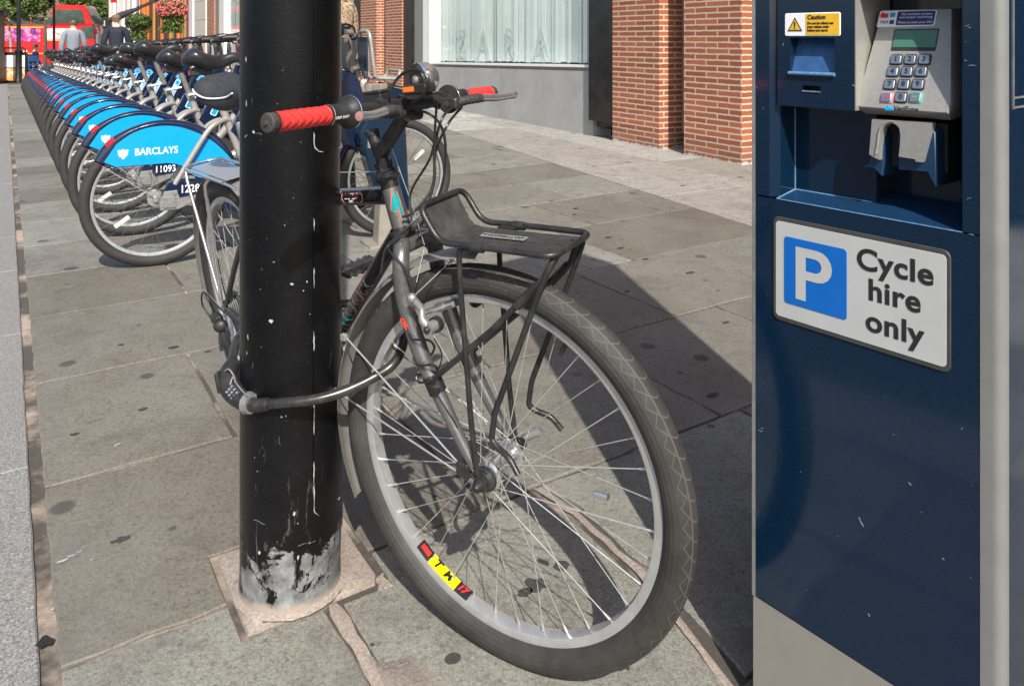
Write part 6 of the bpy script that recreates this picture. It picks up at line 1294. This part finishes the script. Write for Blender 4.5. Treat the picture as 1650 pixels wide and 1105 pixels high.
# ---------------------------------------------------------------- trees
def tree(x, y, base_z, trunk_h, cr, ch, n, leafm, label, rt=.10, bark='bark', seed=1, leaf=.09, cz=None):
    rg2 = random.Random(seed); t = thing('tree', label, 'tree', (x, y, base_z), 'street trees'); o = V((x, y, base_z)); mb = MB()
    tp_ = o+V((rg2.uniform(-.1, .1), 0, trunk_h)); mb.tube(bez([o-V((0, 0, .05)), o.lerp(tp_, .5)+V((.05, 0, 0)), tp_, tp_+V((0, 0, ch*.55))], 5), [rt*(1-.045*i) for i in range(16)], 10); clumps = []
    cc = tp_+V((0, 0, ch*.5))
    for k in range(26):
        d = V((rg2.gauss(0, 1), rg2.gauss(0, 1), rg2.gauss(0, 1))).normalized(); c = cc+V((d.x*cr, d.y*cr, d.z*ch*.5))*rg2.uniform(.35, 1.0); clumps.append((c, rg2.uniform(.26, .46)*cr)); 
        if k < 14: a = tp_+V((0, 0, rg2.uniform(0, ch*.4))); mb.tube(bez([a, a.lerp(c, .5)+V((0, 0, .1*cr)), c], 4), [rt*.38*(1-.09*i) for i in range(9)], 6)
    mb.build('trunk', bark, t); mb = MB()
    for c, r_ in clumps:
        for k in range(n//26):
            d = V((rg2.gauss(0, 1), rg2.gauss(0, 1), rg2.gauss(0, .8))).normalized()*r_*rg2.random()**.4; p = c+d; a = V((rg2.gauss(0, 1), rg2.gauss(0, 1), rg2.gauss(0, .6))).normalized(); b = a.cross(V((rg2.gauss(0, 1), rg2.gauss(0, 1), rg2.gauss(0, 1)))).normalized(); s_ = leaf*rg2.uniform(.6, 1.3); mb.add([p-a*s_, p+b*s_*.5, p+a*s_, p-b*s_*.5], [(0, 1, 2, 3)])
    mb.build('crown', leafm, t, recalc=False); return t
q = at(17, 60, 31); g_ = gxy(q.x, q.y).z; tree(q.x, q.y, g_, 2.15, 1.35, 2.6, 5200, 'leaf_plane', 'slim pale-trunked street tree with bright green leaves at the far left', .07, 'bark_pale', 3, .10)
q = at(78, 60, 36); g_ = gxy(q.x, q.y).z; tree(q.x-.2, q.y, g_, 3.1, 1.6, 3.2, 5200, 'leaf_dark', 'dark-leaved street tree hanging over the back of the red bus', .09, 'bark', 5, .11)
q = at(-25, 60, 38); g_ = gxy(q.x, q.y).z; tree(q.x, q.y, g_, 3.0, 2.3, 3.4, 4200, 'leaf_plane', 'street tree with a broad green crown at the left edge', .10, 'bark', 8, .12)
q = at(140, 60, 66); g_ = gxy(q.x, q.y).z; tree(q.x, q.y, g_, 2.6, 3.4, 4.6, 6500, 'leaf_plane', 'large green tree beyond the cab of the red bus', .16, 'bark', 9, .15)
# ---------------------------------------------------------------- lamp posts, bins, boards, bollard
def lamp_post(px, Y_, r0, label, h=6.0):
    q = at(px, 60, Y_); o = gxy(q.x, q.y); t = thing('lamp_post', label, 'lamp post', tuple(o), 'black lamp posts'); mb = MB(); mb.lathe(o, Z, [(-.02, r0*1.15), (.12, r0*1.1), (.14, r0), (1.02, r0*.95), (1.06, r0*1.12), (1.12, r0*.6), (2.6, r0*.55), (h, r0*.42), (h, 0)], 20); mb.build('column', 'pub_black', t)
    mb = MB(); mb.lathe(o+V((0, 0, h)), Z, [(0, .06), (.05, .12), (.40, .20), (.44, .22), (.55, .08), (.62, 0)], 12); mb.build('lantern', 'dark_glass', t); return t
lamp_post(30, 25.5, .105, 'black lamp post in front of the food poster board at the far left'); lamp_post(87, 33, .085, 'black lamp post standing in front of the red bus')
q = at(24, 60, 25.6); o = gxy(q.x, q.y); t = thing('poster_board', 'black framed menu board with food photographs behind the nearer lamp post', 'menu board', tuple(o)); cx_ = V(o)
mb = MB(); mb.box(cx_+V((0, 0, .52)), X, Z, Y, .40, .50, .04, .02); mb.tube(bend([cx_+V((-.34, 0, 1.0)), cx_+V((-.34, 0, 1.16)), cx_+V((.34, 0, 1.16)), cx_+V((.34, 0, 1.0))], .05), .025, 8); mb.build('frame', 'pub_black', t)
for dx in (-.19, .19):
    mb = MB(); mb.box(cx_+V((dx, -.045, .72)), X, Z, Y, .165, .20, .006, .003); mb.build('menu_sheet', 'white_print', t); mb = MB(); mb.box(cx_+V((dx, -.045, .29)), X, Z, Y, .165, .20, .006, .003); mb.build('food_poster', 'food_photo', t)
q = at(43, 60, 26); o = gxy(q.x, q.y); t = thing('litter_bin', 'dark litter bin beside the menu board with a small yellow notice', 'litter bin', tuple(o)); mb = MB(); mb.lathe(o, Z, [(0, 0), (0, .15), (.85, .18), (.88, .2), (.92, .18), (.93, 0)], 16); mb.build('bin_body', 'pub_black', t)
mb = MB(); mb.box(V(o)+V((.02, -.195, .74)), X, Z, Y, .10, .03, .006, .002); mb.build('notice', 'yellow_print', t); mb = MB(); mb.box(V(o)+V((.02, -.185, .52)), X, Z, Y, .10, .11, .006, .002); mb.build('poster', 'white_print', t)
q = at(6, 60, 24); o = gxy(q.x-1.60, q.y+.72); t = thing('street_kiosk', 'dark brown street kiosk at the left edge beyond the kerb', 'kiosk', tuple(o)); mb = MB(); mb.box(V(o)+V((0, 0, 1.15)), X, Y, Z, .72, .7, 1.15, .03); mb.build('cabin', 'brown_wall', t); mb = MB(); mb.box(V(o)+V((0, 0, 2.35)), X, Y, Z, .82, .8, .05, .02); mb.build('roof', 'pub_black', t); mb = MB(); mb.box(V(o)+V((0, 0, .1)), X, Y, Z, .75, .73, .1, .01); mb.build('plinth', 'pub_black', t)
q = at(41, 60, 29); o = gxy(q.x, q.y); t = single(MB().lathe(o, Z, [(0, 0), (0, .10), (.08, .10), (.1, .07), (.95, .06), (.98, .085), (1.04, .085), (1.1, .05), (1.12, 0)], 16), 'bollard', 'pale_stone', 'pale bollard behind the litter bin', 'bollard', tuple(o))
# ---------------------------------------------------------------- buildings further down the street
def block(name, label, A, B, depth, z1, m_, cat='building'):
    A, B = V((*A, 0)), V((*B, 0)); d = (B-A).normalized(); nrm = V((d.y, -d.x, 0)); nrm = nrm if nrm.dot(A) > 0 else -nrm
    t = thing(name, label, cat, (A.x, A.y, -1.2)); mb = MB(); mb.add([A+V((0, 0, -2)), B+V((0, 0, -2)), B+nrm*depth+V((0, 0, -2)), A+nrm*depth+V((0, 0, -2)), A+V((0, 0, z1)), B+V((0, 0, z1)), B+nrm*depth+V((0, 0, z1)), A+nrm*depth+V((0, 0, z1))], [(0, 1, 5, 4), (1, 2, 6, 5), (2, 3, 7, 6), (3, 0, 4, 7), (4, 5, 6, 7), (0, 3, 2, 1)]); mb.build('wall', m_, t)
    L = (B-A.copy()).length
    def F(u, z, out=0): return A+d*u-nrm*out+V((0, 0, z))
    def bx(nm, u0, u1, z0, z1_, o0, o1, mm, par=None):
        mb = MB(); mb.box(F((u0+u1)/2, (z0+z1_)/2, (o0+o1)/2), d, Z, -nrm, (u1-u0)/2, (z1_-z0)/2, abs(o1-o0)/2, 0); return mb.build(nm, mm, par or t)
    return t, F, bx, L
fe = fb(28.02, 0); fe2 = fb(32.6, 0)
t, F, bx, L = block('stone_front_building', 'pale stone pilaster building between the brick shop and the pub', (fe.x, fe.y), (fe2.x, fe2.y), 6, 9, 'pale_stone')
for k in range(9): bx('stone_course', .05, L-1.35, -.6+k*.78, -.6+k*.78+.765, .0, .045, 'pale_stone')
bx('white_pier', L-1.3, L-.05, -1, 7, .0, .10, 'white_frame'); bx('maroon_edge', L-.03, L+.25, -1, 7, -.2, .16, 'bus_maroon')
pA_ = (fe2.x-.15, fe2.y+.3); qq = at(231, 60, 45); t, F, bx, L = block('pub_building', 'black pub front with gold and orange pilasters behind hanging flower baskets', pA_, (qq.x, qq.y), 7, 9, 'pub_black')
for k, u in enumerate([.6, 2.2, 4.0, 6.2, 8.4, 10.4]):
    if u < L-.4: bx('pilaster', u, u+.22, -1, 4.2, .0, .12, 'gold_paint' if k % 2 == 0 else 'pub_orange')
for k in range(4):
    u = 1.0+k*2.4
    if u+1.2 < L: w_ = bx('window', u, u+.95, .3, 3.2, .0, .03, 'dark_glass'); bx('glazing_bar', u+.45, u+.5, .3, 3.2, .03, .06, 'gold_paint', w_)
bx('fascia', .1, L-.1, 4.25, 5.2, .0, .25, 'pub_orange'); bx('notice_board', .35, .95, 1.1, 1.95, .02, .07, 'hire_cyan'); bx('end_pier', L-.8, L-.1, -1, 6, .0, .2, 'pub_orange')
PF = F
qa, qb = at(229, 60, 45.5), at(176, 60, 62); t, F, bx, L = block('white_corner_building', 'white and grey corner building with red banners beyond the pub', (qa.x, qa.y), (qb.x, qb.y), 8, 11, 'cream_wall')
for k in range(6):
    u = 1+k*2.9
    if u+1.5 < L: w_ = bx('window', u, u+1.2, .6, 3.4, .0, .04, 'bus_glass'); bx('sill', u-.1, u+1.3, .48, .58, .0, .2, 'white_frame', w_)
for k in range(7):
    u = .2+k*2.9
    if u+.5 < L: bx('pier', u, u+.5, -1, 9, .0, .18, 'white_frame' if k % 2 else 'pink_wall')
# terrace closing the view beyond the bus
qa, qb = at(330, 60, 92), at(-420, 60, 74); t, F, bx, L = block('terrace_building', 'dark brick terrace closing the street beyond the bus and the trees', (qa.x, qa.y), (qb.x, qb.y), 8, 16, 'brown_wall')
for k in range(20):
    u = 1+k*3.1
    if u+1.8 < L:
        for z_ in (-1.0, 3.2, 6.6, 9.8): w_ = bx('window', u, u+1.5, z_+.5, z_+2.4, .0, .06, 'bus_glass'); bx('lintel', u-.15, u+1.65, z_+2.42, z_+2.65, .0, .14, 'pale_stone', w_)
q = at(161, 38.5, 60); mb = MB(); e_ = V((.93, .36, 0)).normalized(); mb.box(q, e_, Z, V((-e_.y, e_.x, 0)), 1.6, .34, .06, .02); sg_ = thing('shop_sign', 'black shop sign with grey capitals EN between the bus and the man in navy', 'sign', tuple(q)); mb.build('sign_board', 'pub_black', sg_); mb = MB(); text(mb, 'EN', q-V((-e_.y, e_.x, 0))*.065, e_, Z, .62, .02, bold=.01); mb.build('sign_lettering', 'sign_grey', sg_); mb = MB(); mb.cyl(q+V((-1.2, .2, -4.2)), q+V((-1.2, .1, .4)), .06, 8); mb.cyl(q+V((1.2, .7, -4.2)), q+V((1.2, .6, .4)), .06, 8); mb.build('sign_legs', 'pub_black', sg_)
# banner and flags on the corner building
def banner(px, Y_, y0, y1, wpx, m_, label):
    a, b = at(px, y0, Y_), at(px, y1, Y_); t = thing('hanging_banner', label, 'banner', tuple(b)); mb = MB(); hw = wpx/2*Y_/FPX; d = V((.5, .86, 0)).normalized(); mb.box((a+b)/2, V((1, 0, 0)), Z, Y, hw, (a-b).length/2, .02, .005); mb.build('cloth', m_, t); mb = MB(); mb.tube([a+V((-hw, 0, .05)), a+V((hw+.5, .2, .05))], .04, 8); mb.build('rod', 'alloy', t); return t
banner(183, 44, -20, 5, 9, 'bus_red', 'red hanging banner high on the white corner building'); banner(195.5, 46, -20, 22, 6, 'pink_wall', 'faded pink vertical banner to the right of the red banner')
# furled dark flag slanting from the pub
a, b = at(262, -4, 33), at(172, 33, 33); t = thing('furled_flag', 'dark furled flag on a pole slanting out above the man in navy', 'flag', tuple(b)); mb = MB(); mb.tube([b.lerp(a, -.02), a.lerp(b, -.15)], .035, 10); mb.build('pole', 'pub_black', t); mb = MB(); n = 24; rg3 = random.Random(4); mb.tube([b.lerp(a, .02+.85*k/n)-V((0, 0, .05)) for k in range(n+1)], [.05+.10*math.sin(math.pi*min(1, k/n*1.3+.1))*(.8+.3*rg3.random()) if k < n else .02 for k in range(n+1)], 9); mb.build('cloth', 'cloth_dark', t)
# hanging baskets
def basket(px, py, Y_, r_, label, flow, seed):
    c = at(px, py, Y_); t = thing('hanging_basket', label, 'flower basket', tuple(c), 'hanging flower baskets'); rg2 = random.Random(seed); mb = MB(); mb.lathe(c-V((0, 0, r_*.35)), Z, [(-r_*.35, 0), (-r_*.25, r_*.35), (0, r_*.55), (.02, r_*.55)], 14); mb.build('basket', 'bark', t)
    mb = MB(); mb.tube([c+V((0, 0, r_*.2)), c+V((0, .0, r_*2.2)), c+V((.5, .6, r_*2.3))], .018, 6); mb.build('hanger', 'pub_black', t)
    for nm, m_, n_, sz in (('foliage', 'leaf_plane', 2600, .055), ('flowers', flow, 900 if flow != 'leaf_dark' else 700, .045)):
        mb = MB()
        for k in range(n_):
            d = V((rg2.gauss(0, 1), rg2.gauss(0, 1), rg2.gauss(0, .62))).normalized()*(r_*rg2.uniform(.55, 1.0) if nm == 'foliage' else r_*rg2.uniform(.85, 1.08)); d.z = d.z*.75
            p = c+d
            if nm == 'foliage' and k % 3 == 0: s0_ = rg2.choice((-.35, -.1, .15, .4)); p = c+V((s0_*r_*1.3+rg2.gauss(0, .05), rg2.gauss(0, .15), -r_*(.5+1.1*rg2.random())))
            if nm == 'flowers' and d.z < -.45*r_: continue
            a = V((rg2.gauss(0, 1), rg2.gauss(0, 1), rg2.gauss(0, 1))).normalized(); b = a.cross(V((rg2.gauss(0, 1), rg2.gauss(0, 1), rg2.gauss(0, 1)))).normalized(); s_ = sz*rg2.uniform(.6, 1.3); mb.add([p-a*s_, p+b*s_*.6, p+a*s_, p-b*s_*.6], [(0, 1, 2, 3)])
        o = mb.build(nm, m_, t, recalc=False)
basket(276, 16, 27, .50, 'large hanging basket of pink and red flowers with trailing leaves on the pub', 'flower_pink', 1); basket(223, 36, 31, .48, 'hanging basket of dark green leaves to the left of the pink one', 'leaf_dark', 2)
# TAIL
for o in bpy.data.objects:
    if '_o' in o: del o['_o']
